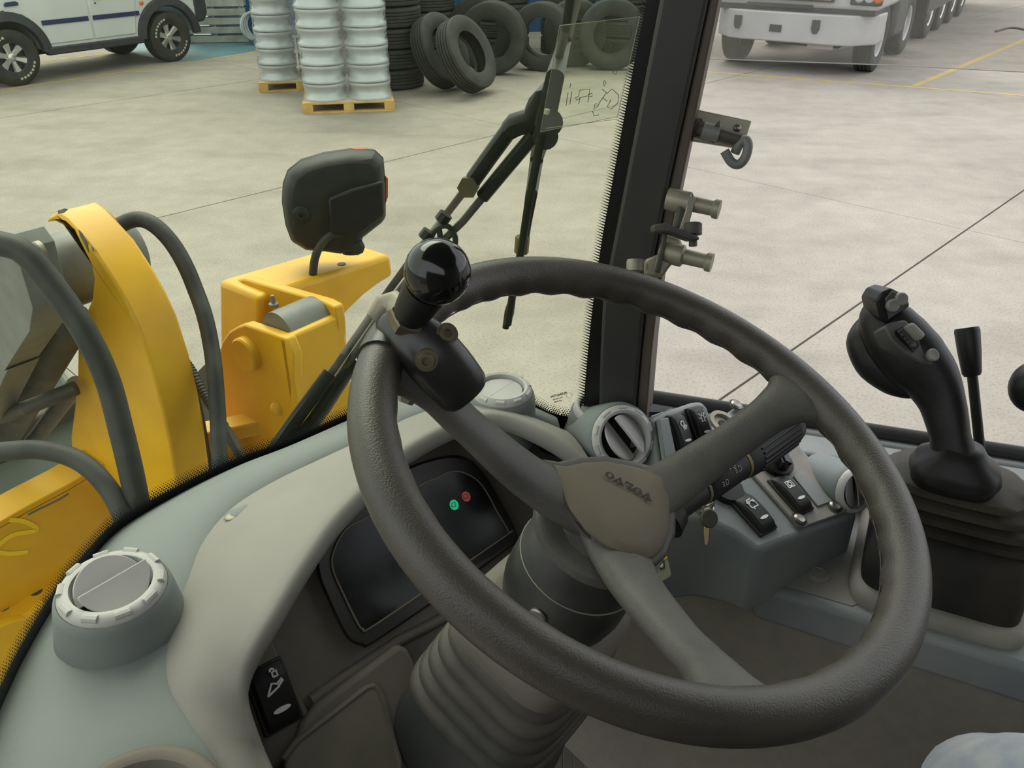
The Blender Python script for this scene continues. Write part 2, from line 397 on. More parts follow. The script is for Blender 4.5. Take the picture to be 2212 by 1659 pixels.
cc = [(-.28, -.28), (.28, -.28), (-.28, .28), (.28, .28)]
W1 = pallet(c1, y1, 'wooden pallet under the nearer column of wrapped wheel rims', cc, 10, 'silver steel rim wrapped on the nearer pallet, %s column, %s', 'rims on the nearer pallet')
tag(obj('plastic_wrap', W1, 'wrap', ang=80, origin=c1), 'clear stretch wrap around the nearer pallet of rims', 'plastic wrap')
c2 = G(618, 196) + V((.08, .55, 0))
W2 = pallet(c2, R(14), 'wooden pallet half hidden behind the nearer pallet of rims', cc, 10, 'silver steel rim wrapped on the farther pallet, %s column, %s', 'rims on the farther pallet')
tag(obj('plastic_wrap', W2, 'wrap', ang=80, origin=c2), 'clear stretch wrap around the farther half hidden rim pallet', 'plastic wrap')
o = RIM.copy(); sc.collection.objects.link(o); del o['group']; o['label'] = 'loose steel wheel rim lying on top of the short tyre stack'
o.location = sa + ZU * 1.36; o.rotation_euler = (R(3), 0, 0)
for i in range(3):
    o = RIM.copy(); sc.collection.objects.link(o); o['label'] = 'shiny rim leaning against the blue wall, %s of three' % ('nearest', 'middle', 'farthest')[i]; o['group'] = 'rims leaning on the blue wall'
    o.scale = (1, 1, .35); o.location = G(552, 96) + V((.02 * i, .06 + i * .085, .30)); o.rotation_euler = (R(78), 0, R(38))
tag(obj('teal_chock', MB().box(G(556, 98) + V((.2, .05, .06)), .5, .25, .12), 'teal_paint', bevel=.01), 'small teal block holding the leaning rims', 'block')
# white pallets behind the car
wp = G(470, 93); wx = V((1, .12, 0)).normalized(); wy = V((-.12, 1, 0)).normalized()
for k in range(2):
    c = wp + wy * (k * .18)
    t = thing('white_pallet', 'white painted pallet standing on edge, %s' % ('front one beside the blue panel', 'back one behind the front white pallet')[k], 'pallet', c, 'white pallets by the car')
    for i in range(8): obj('slat', MB().box(c + ZU * (.07 + i * .155) + wx * random.uniform(-.02, .02), 1.15, .022, .115, wx, wy), 'wood_white', t, bevel=.003)
    for s in (-1, 0, 1): obj('stringer', MB().box(c + wx * s * .5 + wy * .07 + ZU * .61, .05, .10, 1.22, wx, wy), 'wood_white', t, bevel=.003)
# ---------------------------------------------------------------- white four-wheel-drive car, facing right
cr, cf = G(40, 184), G(373, 132)
CXd = (cf - cr).normalized(); CYd = V((CXd.y, -CXd.x, 0))      # forward, towards camera
def C(x, y, z): return cr + CXd * x - CYd * (-y) + ZU * z if False else cr + CXd * x + CYd * y + ZU * z
WB = (cf - cr).length; TR = .38; HW = .10                        # wheelbase, tyre radius; outer flank at y=HW
car = thing('car', 'white four-wheel-drive car with navy side stripe parked at the upper left', 'car', C(WB / 2, -.8, 0))
def arch(cx, r, n=12, z0=.42): return [(cx + r * cos(PI - PI * i / n), z0 + r * sin(PI * i / n)) for i in range(n + 1)]
low = [(-.85, .55), (-.55, .5)] + arch(0, .5) + [(.55, .42), (WB - .55, .42)] + arch(WB, .5) + [(WB + .5, .5), (WB + .56, .55), (WB + .58, .95), (WB + .40, 1.12), (WB - .35, 1.16), (WB - .42, 1.16), (-.85, 1.2), (-.92, .9)]
obj('body', MB().prism([C(x, HW - .02, z) for x, z in low], -CYd * 1.72), 'white_paint', car, bevel=.05, seg=3)
gh = [(-.85, 1.19), (WB - .40, 1.15), (WB - .95, 1.68), (-.55, 1.78), (-.8, 1.7)]
obj('cabin', MB().loft([[C(x, HW - .06, z) for x, z in gh], [C(x, HW - .16 - 1.4, z) for x, z in gh]]), 'white_paint', car, bevel=.05, seg=3)
for s in (0, 1):
    yy = HW - .045 if s == 0 else HW - .16 - 1.415
    for wn in ([(.62, 1.25), (WB - 1.36, 1.25), (WB - 1.36, 1.66), (.62, 1.68)], [(WB - 1.28, 1.25), (WB - .55, 1.23), (WB - 1.0, 1.62), (WB - 1.28, 1.64)], [(-.7, 1.27), (.52, 1.26), (.52, 1.68), (-.6, 1.68)]):
        obj('side_window', MB().prism([C(x, yy, z) for x, z in wn], -CYd * .01), 'car_glass', car)
ws = [C(WB - .43, HW - .1, 1.18), C(WB - .43, HW - 1.6, 1.18), C(WB - .92, HW - 1.5, 1.66), C(WB - .92, HW - .2, 1.66)]
obj('windscreen', MB().prism([p + CXd * .03 + ZU * .02 for p in ws], CXd * .01), 'car_glass', car)
drs = [[(.50, .50), (WB - 1.33, .50), (WB - 1.33, 1.17), (-.05, 1.17), (-.05, 1.0), (.28, .92), (.46, .75)], [(WB - 1.31, .50), (WB - .62, .50), (WB - .54, .9), (WB - .45, 1.17), (WB - 1.31, 1.17)]]
for i, d in enumerate(drs):
    dr = obj('door', MB().prism([C(x, HW - .03, z) for x, z in d], CYd * .025), 'white_paint', car, bevel=.012)
    x0 = (.06, WB - 1.22)[i]
    obj('handle', MB().prism([C(x0 + a, HW - .01, z) for a, z in ((0, 1.045), (.19, 1.05), (.2, 1.085), (.16, 1.105), (.03, 1.10), (0, 1.08))], CYd * .03), 'navy', dr, bevel=.006)
    obj('keyhole', MB().lathe([(.012, 0), (.012, .01)], C((.02, WB - 1.2)[i], HW - .003, .99), CYd, 12), 'dark_trim', dr)
for a, b in ((.52, WB - 1.36), (WB - 1.29, WB - .58), (WB - .57, WB - .5)):
    obj('side_stripe', MB().prism([C(x, HW - .004, z) for x, z in ((a, .76), (b, .76), (b, .825), (a, .825))], CYd * .012), 'navy', car, bevel=.004)
for cxx in (0, WB):
    for s in (1, -1):
        rg = []
        for i in range(25):
            a = PI * i / 24; rg.append([C(cxx + r_ * cos(a), (HW - .05 if s == 1 else HW - 1.69) + s * o_, .40 + r_ * sin(a)) for r_, o_ in ((.44, 0), (.60, 0), (.585, .06), (.46, .085))])
        obj('fender_flare', MB().loft(rg), 'dark_trim', car, bevel=.01)
obj('side_step', MB().prism([C(x, HW - .08, z) for x, z in ((.5, .35), (WB - .5, .35), (WB - .52, .46), (.48, .46))], CYd * .10), 'dark_trim', car, bevel=.02)
obj('chassis', MB().box(C(WB / 2, -.78, .42), WB + .5, 1.2, .16, CXd, CYd), 'tyre_inside', car)
obj('front_bumper', MB().prism([C(x, HW - .02, z) for x, z in ((WB + .5, .62), (WB + .55, .55), (WB + .72, .56), (WB + .80, .68), (WB + .80, .95), (WB + .7, 1.0), (WB + .5, .95))], -CYd * 1.7), 'dark_trim', car, bevel=.04)
obj('bull_bar', MB().tube(catmull([C(WB + .7, HW - .25, .8), C(WB + .84, HW - .25, 1.1), C(WB + .8, HW - .35, 1.28), C(WB + .8, -1.35, 1.28), C(WB + .84, -1.45, 1.1), C(WB + .7, -1.45, .8)], 40), .035, 10), 'dark_trim', car)
obj('side_marker', MB().ball(C(WB - .42, HW - .005, .93), .035, 12, CYd, .5), 'orange', car)
def alloy(parent, c, out, r, nm='wheel'):
    x, y, z = basis(out, ZU); t = MB(); m4 = None
    mb = MB(); prof = tyre_profile(TR, .26, .205, 4)
    mb.lathe(prof, c, out, 40, cap=False); w_ = obj(nm, mb, 'tyre', parent)
    rm = MB().lathe([(.208, -.10), (.215, .085), (.208, .10), (.195, .095), (.185, .03), (.05, .02), (.05, -.02)], c, out, 36, cap=False)
    rm.lathe([(.19, -.06), (.001, -.06)], c, out, 24, cap=False)
    obj('rim_barrel', rm, 'dark_trim', w_)
    for k in range(6):
        a = k * PI / 3 + .2; d = x * cos(a) + y * sin(a); s = z.cross(d)
        obj('spoke', MB().loft([[c + d * r0 + s * q * w0 + z * (h0 + dz) for q, dz in ((-1, 0), (-.6, .025), (.6, .025), (1, 0))] for r0, w0, h0 in ((.03, .036, .045), (.11, .040, .055), (.20, .060, .07))]), 'alloy', w_)
    obj('hub_cap', MB().lathe([(.055, .03), (.055, .075), (.04, .085), (.001, .085)], c, out, 20), 'alloy', w_)
    lt = MB()
    for a0 in (.3, PI + .1):
        for k in range(7):
            a = a0 + k * .19; d = x * cos(a) + y * sin(a); s = z.cross(d)
            lt.box(c + d * .285 + z * .128, .03, .035, .004, d, s)
    obj('sidewall_letters', lt, 'tyre_letter', w_, smooth=False)
    return w_
for xx in (0, WB):
    alloy(car, C(xx, HW - .13, TR), CYd, TR); alloy(car, C(xx, HW - 1.55, TR), -CYd, TR)

# ---------------------------------------------------------------- white truck with trailers, upper right
tr_ = G(1872, 168); TX = V((.84, -.543, 0)).normalized(); tl = tr_ - TX * 2.42; TW = 2.4; TY_ = V((-TX.y, TX.x, 0))   # to the right in view, away from camera
def T(x, y, z): return tl + TX * x + TY_ * y + ZU * z
truck = thing('truck', 'white truck facing the yard with silver bumper and square headlamps', 'truck', T(1.2, 1, 0))
obj('bumper', MB().loft([[T(x, y, z) for x, y in ((-.06, .55), (-.04, .1), (.25, -.25), (.5, -.32), (1.9, -.32), (2.15, -.25), (2.42, .1), (2.44, .55))] for z in (.45, .52, .82, .87)]), 'truck_white', truck, bevel=.02)
obj('bumper_gap', MB().box(T(1.2, .12, .90), 2.38, .6, .07, TX, TY_), 'truck_grey', truck)
obj('cab', MB().prism([T(-.03, y, z) for y, z in ((-.2, .93), (2.0, .93), (2.0, 3.1), (.25, 3.1), (.0, 2.6), (-.18, 1.9))], TX * 2.46), 'truck_white', truck, bevel=.06, seg=3)
obj('windscreen', MB().prism([T(x, y, z) for x, y, z in ((.15, -.2, 1.95), (2.25, -.2, 1.95), (2.2, -.03, 2.6), (.2, -.03, 2.6))], -TY_ * .01), 'car_glass', truck)
gr = obj('grille', MB().box(T(1.15, -.24, 1.26), 1.3, .06, .46, TX, TY_), 'truck_grey', truck, bevel=.01)
for i in range(4): obj('grille_bar', MB().box(T(1.15, -.275, 1.08 + i * .12), 1.24, .04, .05, TX, TY_), 'chrome', gr, bevel=.008)
for x in (.02, 2.05):
    h = obj('headlamp', MB().box(T(x + .2, -.2, 1.12), .44, .1, .22, TX, TY_), 'truck_grey', truck, bevel=.02)
    for q in (.1, .24, .36): obj('lamp_lens', MB().lathe([(.075, 0), (.06, .02), (.001, .03)], T(x + q, -.25, 1.12), -TY_, 16), ('orange' if (x > 1 and q > .3) else 'lens'), h)
for x in (.42, 1.62):
    obj('tow_hook_cover', MB().prism([T(x + a, -.335, z) for a, z in ((-.06, .79), (.06, .79), (.06, .66), (.03, .60), (-.03, .60), (-.06, .66))], -TY_ * .01), 'truck_grey', truck)
obj('badge', MB().box(T(1.02, -.33, .64), .18, .02, .10, TX, TY_), 'truck_grey', truck)
obj('number_plate', MB().box(T(1.7, -.2, .43), .38, .02, .10, TX, TY_), 'plate', truck)
obj('top_air_slot', MB().box(T(1.0, -.22, .95), 1.0, .03, .05, TX, TY_), 'truck_grey', truck)
obj('axle', MB().box(T(1.2, .75, .45), 1.9, .14, .14, TX, TY_), 'truck_grey', truck)
obj('drag_link', MB().tube([T(.35, .6, .52), T(.75, .55, .33), T(1.5, .6, .36)], .045, 10), 'truck_grey', truck)
obj('underframe', MB().box(T(1.25, .9, .42), 1.1, .6, .26, TX, TY_), 'truck_grey', truck, bevel=.03)
obj('fuel_tank', MB().box(T(2.2, 1.68, .72), .5, .85, .62, TX, TY_), 'truck_grey', truck, bevel=.08)
obj('chassis', MB().box(T(1.2, 2.6, .85), .9, 2.6, .25, TX, TY_), 'truck_grey', truck)
def twheel(parent, x, y, out, hub='truck_white', r=.5, hubc=None):
    c = T(x, y, r); w_ = obj('wheel', MB().lathe(tyre_profile(r, .3, r * .57, 4), c, out, 36, cap=False), 'tyre', parent)
    d = MB().lathe([(r * .58, .06), (r * .56, .13), (r * .50, .11), (r * .46, .02), (r * .30, .03), (r * .27, .08), (r * .16, .10), (.001, .10)], c, out, 28, cap=False)
    obj('wheel_disc', d, hub, w_)
    xx, yy, zz = basis(out, ZU); ho = MB()
    for k in range(10):
        a = k * PI / 5; ho.lathe([(.03, .032), (.001, .036)], c + (xx * cos(a) + yy * sin(a)) * r * .39, out, 8, cap=False)
    obj('disc_holes', ho, 'truck_grey', w_)
for x, o_ in ((.15, -TX), (2.25, TX)):
    twheel(truck, x, .62, o_); twheel(truck, x, 2.75, o_)
for n_, (y0, lab) in enumerate(((4.5, 'dark trailer with bright round wheel hubs parked behind the white truck'),)):
    trl = thing('trailer', lab, 'trailer', T(1.2, y0 + 3, 0))
    obj('box_body', MB().box(T(1.2, y0 + 4, 2.0), 2.45, 9, 1.9, TX, TY_), 'truck_grey', trl, bevel=.03)
    obj('frame', MB().box(T(1.2, y0 + 4, .9), 1.1, 8.8, .25, TX, TY_), 'truck_grey', trl)
    for k in range(4):
        for x, o_ in ((.15, -TX), (2.25, TX)):
            twheel(trl, x, y0 + .6 + k * 1.45, o_, 'chrome')
    obj('side_guard', MB().box(T(2.38, y0 + 4, .62), .04, 8, .25, TX, TY_), 'truck_grey', trl)
hc = [G(2150, 70), G(2185, 62), G(2230, 68), G(2300, 64)]
tag(obj('yard_hose', MB().tube(catmull([p + ZU * .02 for p in hc], 20), .02, 8), 'hose', origin=hc[0]), 'dark hose lying on the concrete beside the trailers', 'hose')

# ---------------------------------------------------------------- loader front: lever, hoses, cross member, lamp bracket
lp = D(245, 607, 1.25)
def LV(x, y, off=0): return PL(x, y, lp + MR * off, MR)
lever = thing('boom_lever', 'yellow curved steel lever arm with chipped paint in front of the windscreen', 'machine arm', LV(270, 1120))
prof = [(96, 481), (106, 466), (121, 458), (142, 474), (162, 496), (202, 541), (245, 607), (275, 660), (299, 711), (329, 800), (350, 880), (365, 952), (380, 1043), (395, 1160), (154, 1160), (154, 975), (152, 942), (160, 880), (166, 825), (167, 749), (157, 703), (185, 675), (198, 645), (202, 602), (195, 570), (177, 534), (160, 500), (142, 483), (120, 478)]
obj('arm_plate', MB().prism([LV(*p) for p in prof], MR * .066), 'yellow', lever, bevel=.008, seg=2)
bc = LV(117, 592)
obj('pivot_boss', MB().lathe([(.060, -.09), (.062, -.086), (.062, .08)], bc, MR, 40), 'grey_steel', lever, bevel=.003)
obj('pivot_boss', MB().lathe([(.062, 0), (.062, .065), (.056, .075), (.04, .08), (.001, .08)], bc + MR * .067 + MF * .005, MR, 40), 'grey_steel', lever)
wr = MB()
for pts in ([(125, 455), (140, 450), (148, 452), (138, 460), (127, 462)], [(170, 495), (178, 503), (188, 521), (192, 545), (184, 528), (174, 510)], [(196, 528), (204, 538), (202, 544)]):
    wr.prism([LV(*p) for p in pts], -MR * .0008)
obj('chipped_paint', wr, 'yellow_wear', lever, smooth=False)
link = thing('tilt_link', 'grey steel link plate and rod hung on the lever pivot at the left edge', 'machine arm', LV(20, 800, -.09))
lk = [(70, 490), (95, 488), (118, 520), (132, 575), (150, 640), (140, 690), (80, 775), (87, 772), (20, 900), (-120, 1000), (-160, 760), (0, 615)]
obj('link_plate', MB().prism([LV(x, y, -.09) for x, y in lk], -MR * .05), 'grey_steel', link, bevel=.006)
obj('link_pin', MB().lathe([(.015, 0), (.015, .006), (.012, .009), (.001, .009)], LV(92, 545, -.14), -MR, 24), 'zinc', link)
obj('rod', MB().tube([LV(150, 690, -.03), LV(60, 850, -.03), LV(-60, 1060, -.03)], .034, 20), 'dark_steel', link)
obj('guard_bar', MB().tube([LV(-40, 915, -.1), LV(60, 880, -.09), LV(165, 838, -.02)], .013, 10), 'dark_steel', link)
obj('guard_bar', MB().tube([LV(165, 830, .02), LV(90, 930, .02), LV(-20, 1060, .02)], .017, 10), 'dark_steel', link)
bk = thing('loader_bucket', 'teal grey steel bucket back seen behind the lever at the left edge', 'bucket', D(100, 950, 2.0))
obj('back_plate', MB().prism([PL(x, y, D(100, 900, 2.0), -MF + ZU * .6) for x, y in ((-300, 800), (60, 800), (130, 790), (165, 840), (160, 960), (100, 1080), (-300, 1300))], MF * .03), 'bucket', bk, bevel=.005)
obj('stiffener', MB().tube([D(128, 795, 1.97), D(150, 828, 1.97)], .012, 8), 'rope', bk)
obj('stiffener', MB().box(D(60, 920, 1.95), .5, .04, .05, MR, MF), 'dark_steel', bk, bevel=.01)
def hose(label, pts, d, r, m='hose', n=40, ribs=False):
    P = catmull([D(x, y, dd) for x, y, dd in pts] if len(pts[0]) == 3 else [D(x, y, d) for x, y in pts], n)
    rr = [r * (1 + .16 * (i % 2)) for i in range(n)] if ribs else r
    tag(obj('hydraulic_hose', MB().tube(P, rr, 14), m, origin=P[-1]), label, 'hose', 'hydraulic hoses of the loader')
hose('thick black hose arching over the lever and down to the dashboard', [(-60, 518, .98), (0, 526, .98), (55, 548, .98), (120, 625, .99), (185, 720, 1.0), (232, 820, 1.02), (262, 930, 1.03), (288, 1040, 1.04), (310, 1160, 1.05)], 0, .0148)
hose('black hose rising right of the lever and curving onto its pivot boss', [(235, 500, 1.42), (285, 475, 1.38), (325, 481, 1.37), (366, 518, 1.37), (399, 571, 1.37), (423, 628, 1.37), (443, 685, 1.36), (456, 746, 1.36), (464, 807, 1.35), (470, 888, 1.35), (474, 970, 1.34), (480, 1080, 1.33)], 0, .0132)
hose('dusty black hose curving low from the left edge behind the dashboard', [(-60, 985, 1.08), (0, 976, 1.07), (90, 972, 1.06), (170, 995, 1.05), (230, 1050, 1.04), (268, 1120, 1.03), (285, 1200, 1.03)], 0, .0125)
hose('slim black hose running down tight against the right edge of the lever', [(345, 680, 1.44), (374, 735, 1.45), (402, 815, 1.47), (425, 905, 1.50), (450, 1050, 1.54)], 0, .0135)
hose('thin corrugated sleeve crossing behind the taller hose', [(384, 765, 1.42), (410, 795, 1.42), (440, 850, 1.41), (475, 905, 1.40), (520, 985, 1.38), (545, 1030, 1.37)], 0, .0075, n=90, ribs=True)
# cross member of the front frame
fp = LV(230, 1020) + MF * .0
def FR(x, y, off=0): return PL(x, y, fp + MF * off, -MF)
cm = thing('frame_cross_member', 'yellow steel cross member with scrawled paint mark below the lever', 'machine frame', FR(120, 1300))
obj('web', MB().prism([FR(*p) for p in ((-150, 1215), (0, 1143), (60, 1108), (150, 1060), (235, 1008), (285, 975), (300, 1100), (330, 1300), (-150, 1600))], MF * .03), 'yellow', cm, bevel=.003)
tf = [FR(*p) for p in ((-150, 1213), (0, 1141), (60, 1106), (150, 1058), (235, 1006), (285, 973))]
obj('top_flange', MB().loft([[p, p + MF * .075, p + MF * .075 + ZU * .012, p + ZU * .012] for p in tf]), 'yellow', cm, bevel=.002)
ch = MB()
ribbon(ch, [FR(x, y, -.001) for x, y in ((60, 1112), (90, 1097), (130, 1078), (148, 1066))], .004, -MF, .0005)
obj('chipped_edge', ch, 'grey_steel', cm)
pm = MB(); ribbon(pm, catmull([FR(x, y, -.001) for x, y in ((20, 1123), (50, 1126), (78, 1140), (70, 1148), (30, 1155), (0, 1175), (-6, 1190), (20, 1196), (60, 1192))], 40), .0085, -MF, .0006)
mat('paint_mark', (.85, .58, .01), None, 5, .5); obj('paint_mark', pm, 'paint_mark', cm)
lf = fp + ZU * 0
lz = Zp(0, 1, 0)
z0 = FR(60, 1290).z
obj('lower_flange', MB().prism([Zp(x, y, z0) for x, y in ((-120, 1330), (20, 1262), (140, 1225), (230, 1235), (120, 1285), (60, 1325), (-120, 1400))], -ZU * .02), 'yellow', cm, bevel=.003)
for x, y in ((78, 1278), (8, 1312)): obj('bolt_hole', MB().lathe([(.011, -.0005), (.011, .001), (.001, .001)], Zp(x, y, z0), ZU, 20), 'dark_steel', cm)
obj('lower_web', MB().prism([FR(x, y, -.05) for x, y in ((-150, 1420), (20, 1345), (60, 1335), (100, 1300), (150, 1420), (-150, 1700))], MF * .02), 'yellow', cm, bevel=.003)
obj('dark_plate', MB().prism([FR(x, y, .12) for x, y in ((-150, 1110), (0, 1095), (170, 1000), (190, 990), (190, 1200), (-150, 1300))], MF * .02), 'grey_steel', cm)

# lamp bracket
bp = D(640, 722, 1.42)
def BF(x, y, off=0): return PL(x, y, bp + MF * off, -MF)        # faces the cab
def BR(x, y, off=0): return PL(x, y, bp + MR * off, MR)         # faces left
br = thing('lamp_bracket', 'yellow steel bracket with pivot pin carrying the headlamp', 'bracket', BF(640, 950))
obj('front_plate', MB().prism([BR(*p) for p in ((478, 960), (483, 850), (490, 770), (500, 730), (515, 708), (535, 696), (550, 692), (600, 708), (640, 722), (655, 760), (652, 900), (640, 990), (478, 1020))], -MR * .022), 'yellow', br, bevel=.004)
rear_off = .088
obj('rear_plate', MB().prism([BR(x, y, rear_off) for x, y in ((503, 606), (525, 602), (700, 652), (722, 664), (728, 700), (736, 880), (700, 1000), (520, 1000), (512, 690))], MR * .022), 'yellow', br, bevel=.004)
a0 = BR(640, 722) - MR * .022; a1 = a0 + MR * .13
obj('end_plate', MB().prism([a0, a1, a1 - ZU * .45, a0 - ZU * .45], MF * .02), 'yellow', br, bevel=.006)
pc = BR(600, 716, .0)
obj('pivot_tube', MB().lathe([(.043, 0), (.043, rear_off)], pc - ZU * .008, MR, 36), 'grey_steel', br)
obj('grease_nipple', MB().lathe([(.009, 0), (.009, .006), (.004, .008), (.005, .016), (.003, .022)], BR(592, 662, .05) + ZU * .0, ZU, 12), 'grey_steel', br)
obj('pin_head', MB().lathe([(.033, 0), (.033, .014), (.030, .017), (.001, .017)], BR(540, 762, -.022), -MR, 28), 'yellow', br)
ap = BR(600, 632, rear_off + .02)
def AF(x, y, off=0): return PL(x, y, ap + MF * off, -MF)
top0, top1 = AF(598, 628), AF(845, 549)
arm = [AF(x, y) for x, y in ((560, 640), (598, 628), (845, 549), (852, 596), (820, 615), (789, 639), (755, 672), (728, 702), (700, 770), (560, 800))]
obj('lamp_arm', MB().prism(arm, MF * .13), 'yellow', br, bevel=.012, seg=3)
obj('arm_hole', MB().lathe([(.009, 0), (.009, .0015), (.001, .0015)], PL(738, 571, top1 + MF * .06, (top1 - top0).cross(MF).normalized()), ZU, 16), 'dark_steel', br)
obj('plate_hole', MB().lathe([(.008, 0), (.008, .001), (.001, .001)], BR(537, 654, rear_off - .001), -MR, 16), 'dark_steel', br)
sh = D(520, 893, (BR(520, 893) - CAM).dot(FW) - .05)
obj('ledge', MB().prism([Zp(x, y, sh.z) for x, y in ((425, 912), (520, 893), (612, 876), (612, 890), (590, 905), (425, 940))], -ZU * .03), 'yellow', br, bevel=.004)
obj('lower_plate', MB().prism([PL(x, y, sh, -MF) for x, y in ((400, 940), (590, 905), (740, 880), (760, 1100), (400, 1200))], MF * .03), 'yellow', br, bevel=.004)
obj('weld_bead', MB().ball(BR(600, 882, -.022), .014, 12), 'yellow', br)
obj('dark_frame', MB().prism([BR(x, y, .2) for x, y in ((370, 860), (495, 735), (510, 740), (520, 1050), (370, 1050))], MR * .03), 'dark_steel', br)
# headlamp
hd = 1.66
hp = D(715, 440, hd); hn = (-MF * .55 - MR * .45 + ZU * .1).normalized()
def H(x, y, off=0): return PL(x, y, hp + hn * off, hn)
lampo = thing('headlamp', 'black plastic work headlamp seen from behind on the yellow bracket', 'lamp', H(760, 545))
def outline(sh): 
    pts = [(612, 400), (622, 372), (650, 350), (700, 335), (760, 326), (810, 328), (828, 345), (833, 400), (833, 470), (826, 480), (785, 512), (770, 545), (735, 548), (700, 543), (660, 540), (630, 522), (618, 490), (610, 440)]
    c = (722, 435); return [H(c[0] + (x - c[0]) * sh, c[1] + (y - c[1]) * sh, 0) for x, y in pts]
rings = [[p - hn * .055 for p in outline(1.0)], [p - hn * .02 for p in outline(1.02)], [p - hn * .018 for p in outline(1.0)], [p + hn * .01 for p in outline(.98)], [p + hn * .03 for p in outline(.9)], [p + hn * .037 for p in outline(.8)]]
obj('housing', MB().loft(rings), 'lamp_plastic', lampo, bevel=.004, ang=50)
obj('rear_cover', MB().prism([H(x, y, .036) for x, y in ((707, 426), (760, 405), (828, 388), (829, 465), (780, 500), (740, 508), (712, 500))], hn * .014), 'black_plastic', lampo, bevel=.006)
obj('adjuster_knob', MB().lathe([(.017, 0), (.017, .01), (.012, .014), (.004, .014), (.004, .010)], H(650, 462, .030), hn, 20), 'lamp_plastic', lampo)
obj('foot', MB().tube([H(752, 480, -.01), H(757, 520, 0), H(758, 548, 0)], [.022, .02, .017], 16), 'lamp_plastic', lampo)
obj('foot_bolt', MB().lathe([(.016, 0), (.016, .02), (.01, .026)], H(770, 530, .012), hn, 8), 'lamp_plastic', lampo)
obj('turn_lens', MB().prism([H(x, y, -.02) for x, y in ((748, 326), (765, 322), (790, 324), (800, 330), (770, 332))], -hn * .04), 'orange', lampo)
obj('turn_lens', MB().prism([H(x, y, -.01) for x, y in ((833, 382), (838, 386), (838, 425), (833, 440))], -hn * .04), 'orange', lampo)
obj('front_lens', MB().prism([p - hn * .056 for p in outline(.94)], -hn * .006), 'lens', lampo)
obj('cable', MB().tube(catmull([H(740, 505, .03), H(715, 508, .035), H(692, 530, .035), H(680, 560, .03), H(676, 592, .02)], 24), .0085, 12), 'hose', lampo)
# ---------------------------------------------------------------- cab shell: windscreen, pillar, side wall, roof
ZW = 1.755
Wpx = [(-150, 1850), (-70, 1660), (0, 1503), (46, 1411), (113, 1300), (177, 1220), (253, 1142), (380, 1068), (506, 1008), (607, 971), (751, 908), (857, 863), (920, 848), (1010, 842), (1110, 862), (1190, 906), (1260, 918), (1330, 926)]
W3 = catmull([Zp(x, y, ZW) for x, y in Wpx], 60)
LEAN = (ZU - MF * .085)
def WS(px, py, off=0):
    r = ray(px, py); best = None
    for i in range(len(W3) - 1):
        a, b = W3[i], W3[i + 1]; d = b - a; n = d.cross(LEAN).normalized()
        if n.dot(MF + MR * .3) < 0: n = -n
        a2 = a + n * off; dn = r.dot(n)
        if abs(dn) < 1e-6: continue
        t = (a2 - CAM).dot(n) / dn
        if t <= 0: continue
        p = CAM + r * t; h = p.z - ZW; q = p - LEAN * h - a2; u = q.dot(d) / d.dot(d)
        lo = -.02 if i > 0 else -3; hi = 1.02 if i < len(W3) - 2 else 6
        if lo <= u <= hi and (best is None or t < best[0]): best = (t, p)
    return best[1] if best else CAM + r * 1.1
wx_ = [[p - LEAN * .04 for p in W3], [p + LEAN * .4 for p in W3], [p + LEAN * .8 for p in W3], [p + LEAN * 1.2 for p in W3]]
win = struct(obj('window_1', MB().grid(wx_), 'windscreen'))
md = win.modifiers.new('thick', 'SOLIDIFY'); md.thickness = .004; md.offset = 0
wn = []
for i in range(60):
    d = W3[min(i + 1, 59)] - W3[max(i - 1, 0)]; n = d.cross(LEAN).normalized(); wn.append(n if n.dot(MF + MR * .3) > 0 else -n)
bw = [.006 + .014 * min(1, i / 8) for i in range(60)]
obj('frit_band', MB().grid([[W3[i] - LEAN * .05 - wn[i] * .004 for i in range(60)], [W3[i] + LEAN * .013 - wn[i] * .004 for i in range(60)]]), 'frit', win)
Lf = [(1455, -260), (1397, 0), (1360, 190), (1318, 420), (1300, 520), (1283, 640), (1270, 760), (1258, 905)]
LfC = catmull([V((x, y, 0)) for x, y in Lf], 40)
obj('frit_side_band', MB().grid([[WS(p.x, p.y, -.004) for p in LfC], [WS(p.x + 48, p.y, -.004) for p in LfC]]), 'frit', win)
fd = MB()
acc = 0; tot = [0]
for i in range(59): tot.append(tot[-1] + (W3[i + 1] - W3[i]).length)
s = 0; col = 0
while s < tot[-1] - .005:
    i = max(k for k in range(60) if tot[k] <= s); i = min(i, 58)
    u = (s - tot[i]) / max(tot[i + 1] - tot[i], 1e-6); p = W3[i].lerp(W3[i + 1], u); t = (W3[i + 1] - W3[i]).normalized(); n = wn[i]
    for k in range(5):
        h = .0142 + k * .0027; z = .0017 - k * .00026; c = p + LEAN * h - n * .004 + t * (.0015 if k % 2 else 0)
        fd.add([c - t * z, c - LEAN * z, c + t * z, c + LEAN * z], [[0, 1, 2, 3]])
    s += .003
y = -150
while y < 900:
    x = LfC[min(39, max(0, int((y + 260) / 1165 * 39)))].x
    j = (y + 260) / 1165 * 39; j0 = max(0, min(38, int(j)))
    # interpolate on y
    for k in range(39):
        if LfC[k].y <= y <= LfC[k + 1].y: x = LfC[k].x + (LfC[k + 1].x - LfC[k].x) * (y - LfC[k].y) / (LfC[k + 1].y - LfC[k].y)
    a = WS(x + 3, y, -.004); b = WS(x + 3, y + 4.2, -.004); c = WS(x - 17, y - 6, -.004); fd.add([a, b, c], [[0, 1, 2]])
    y += 6
fo = obj('frit_dots', fd, 'frit', win, smooth=False); fo['kind'] = 'stuff'
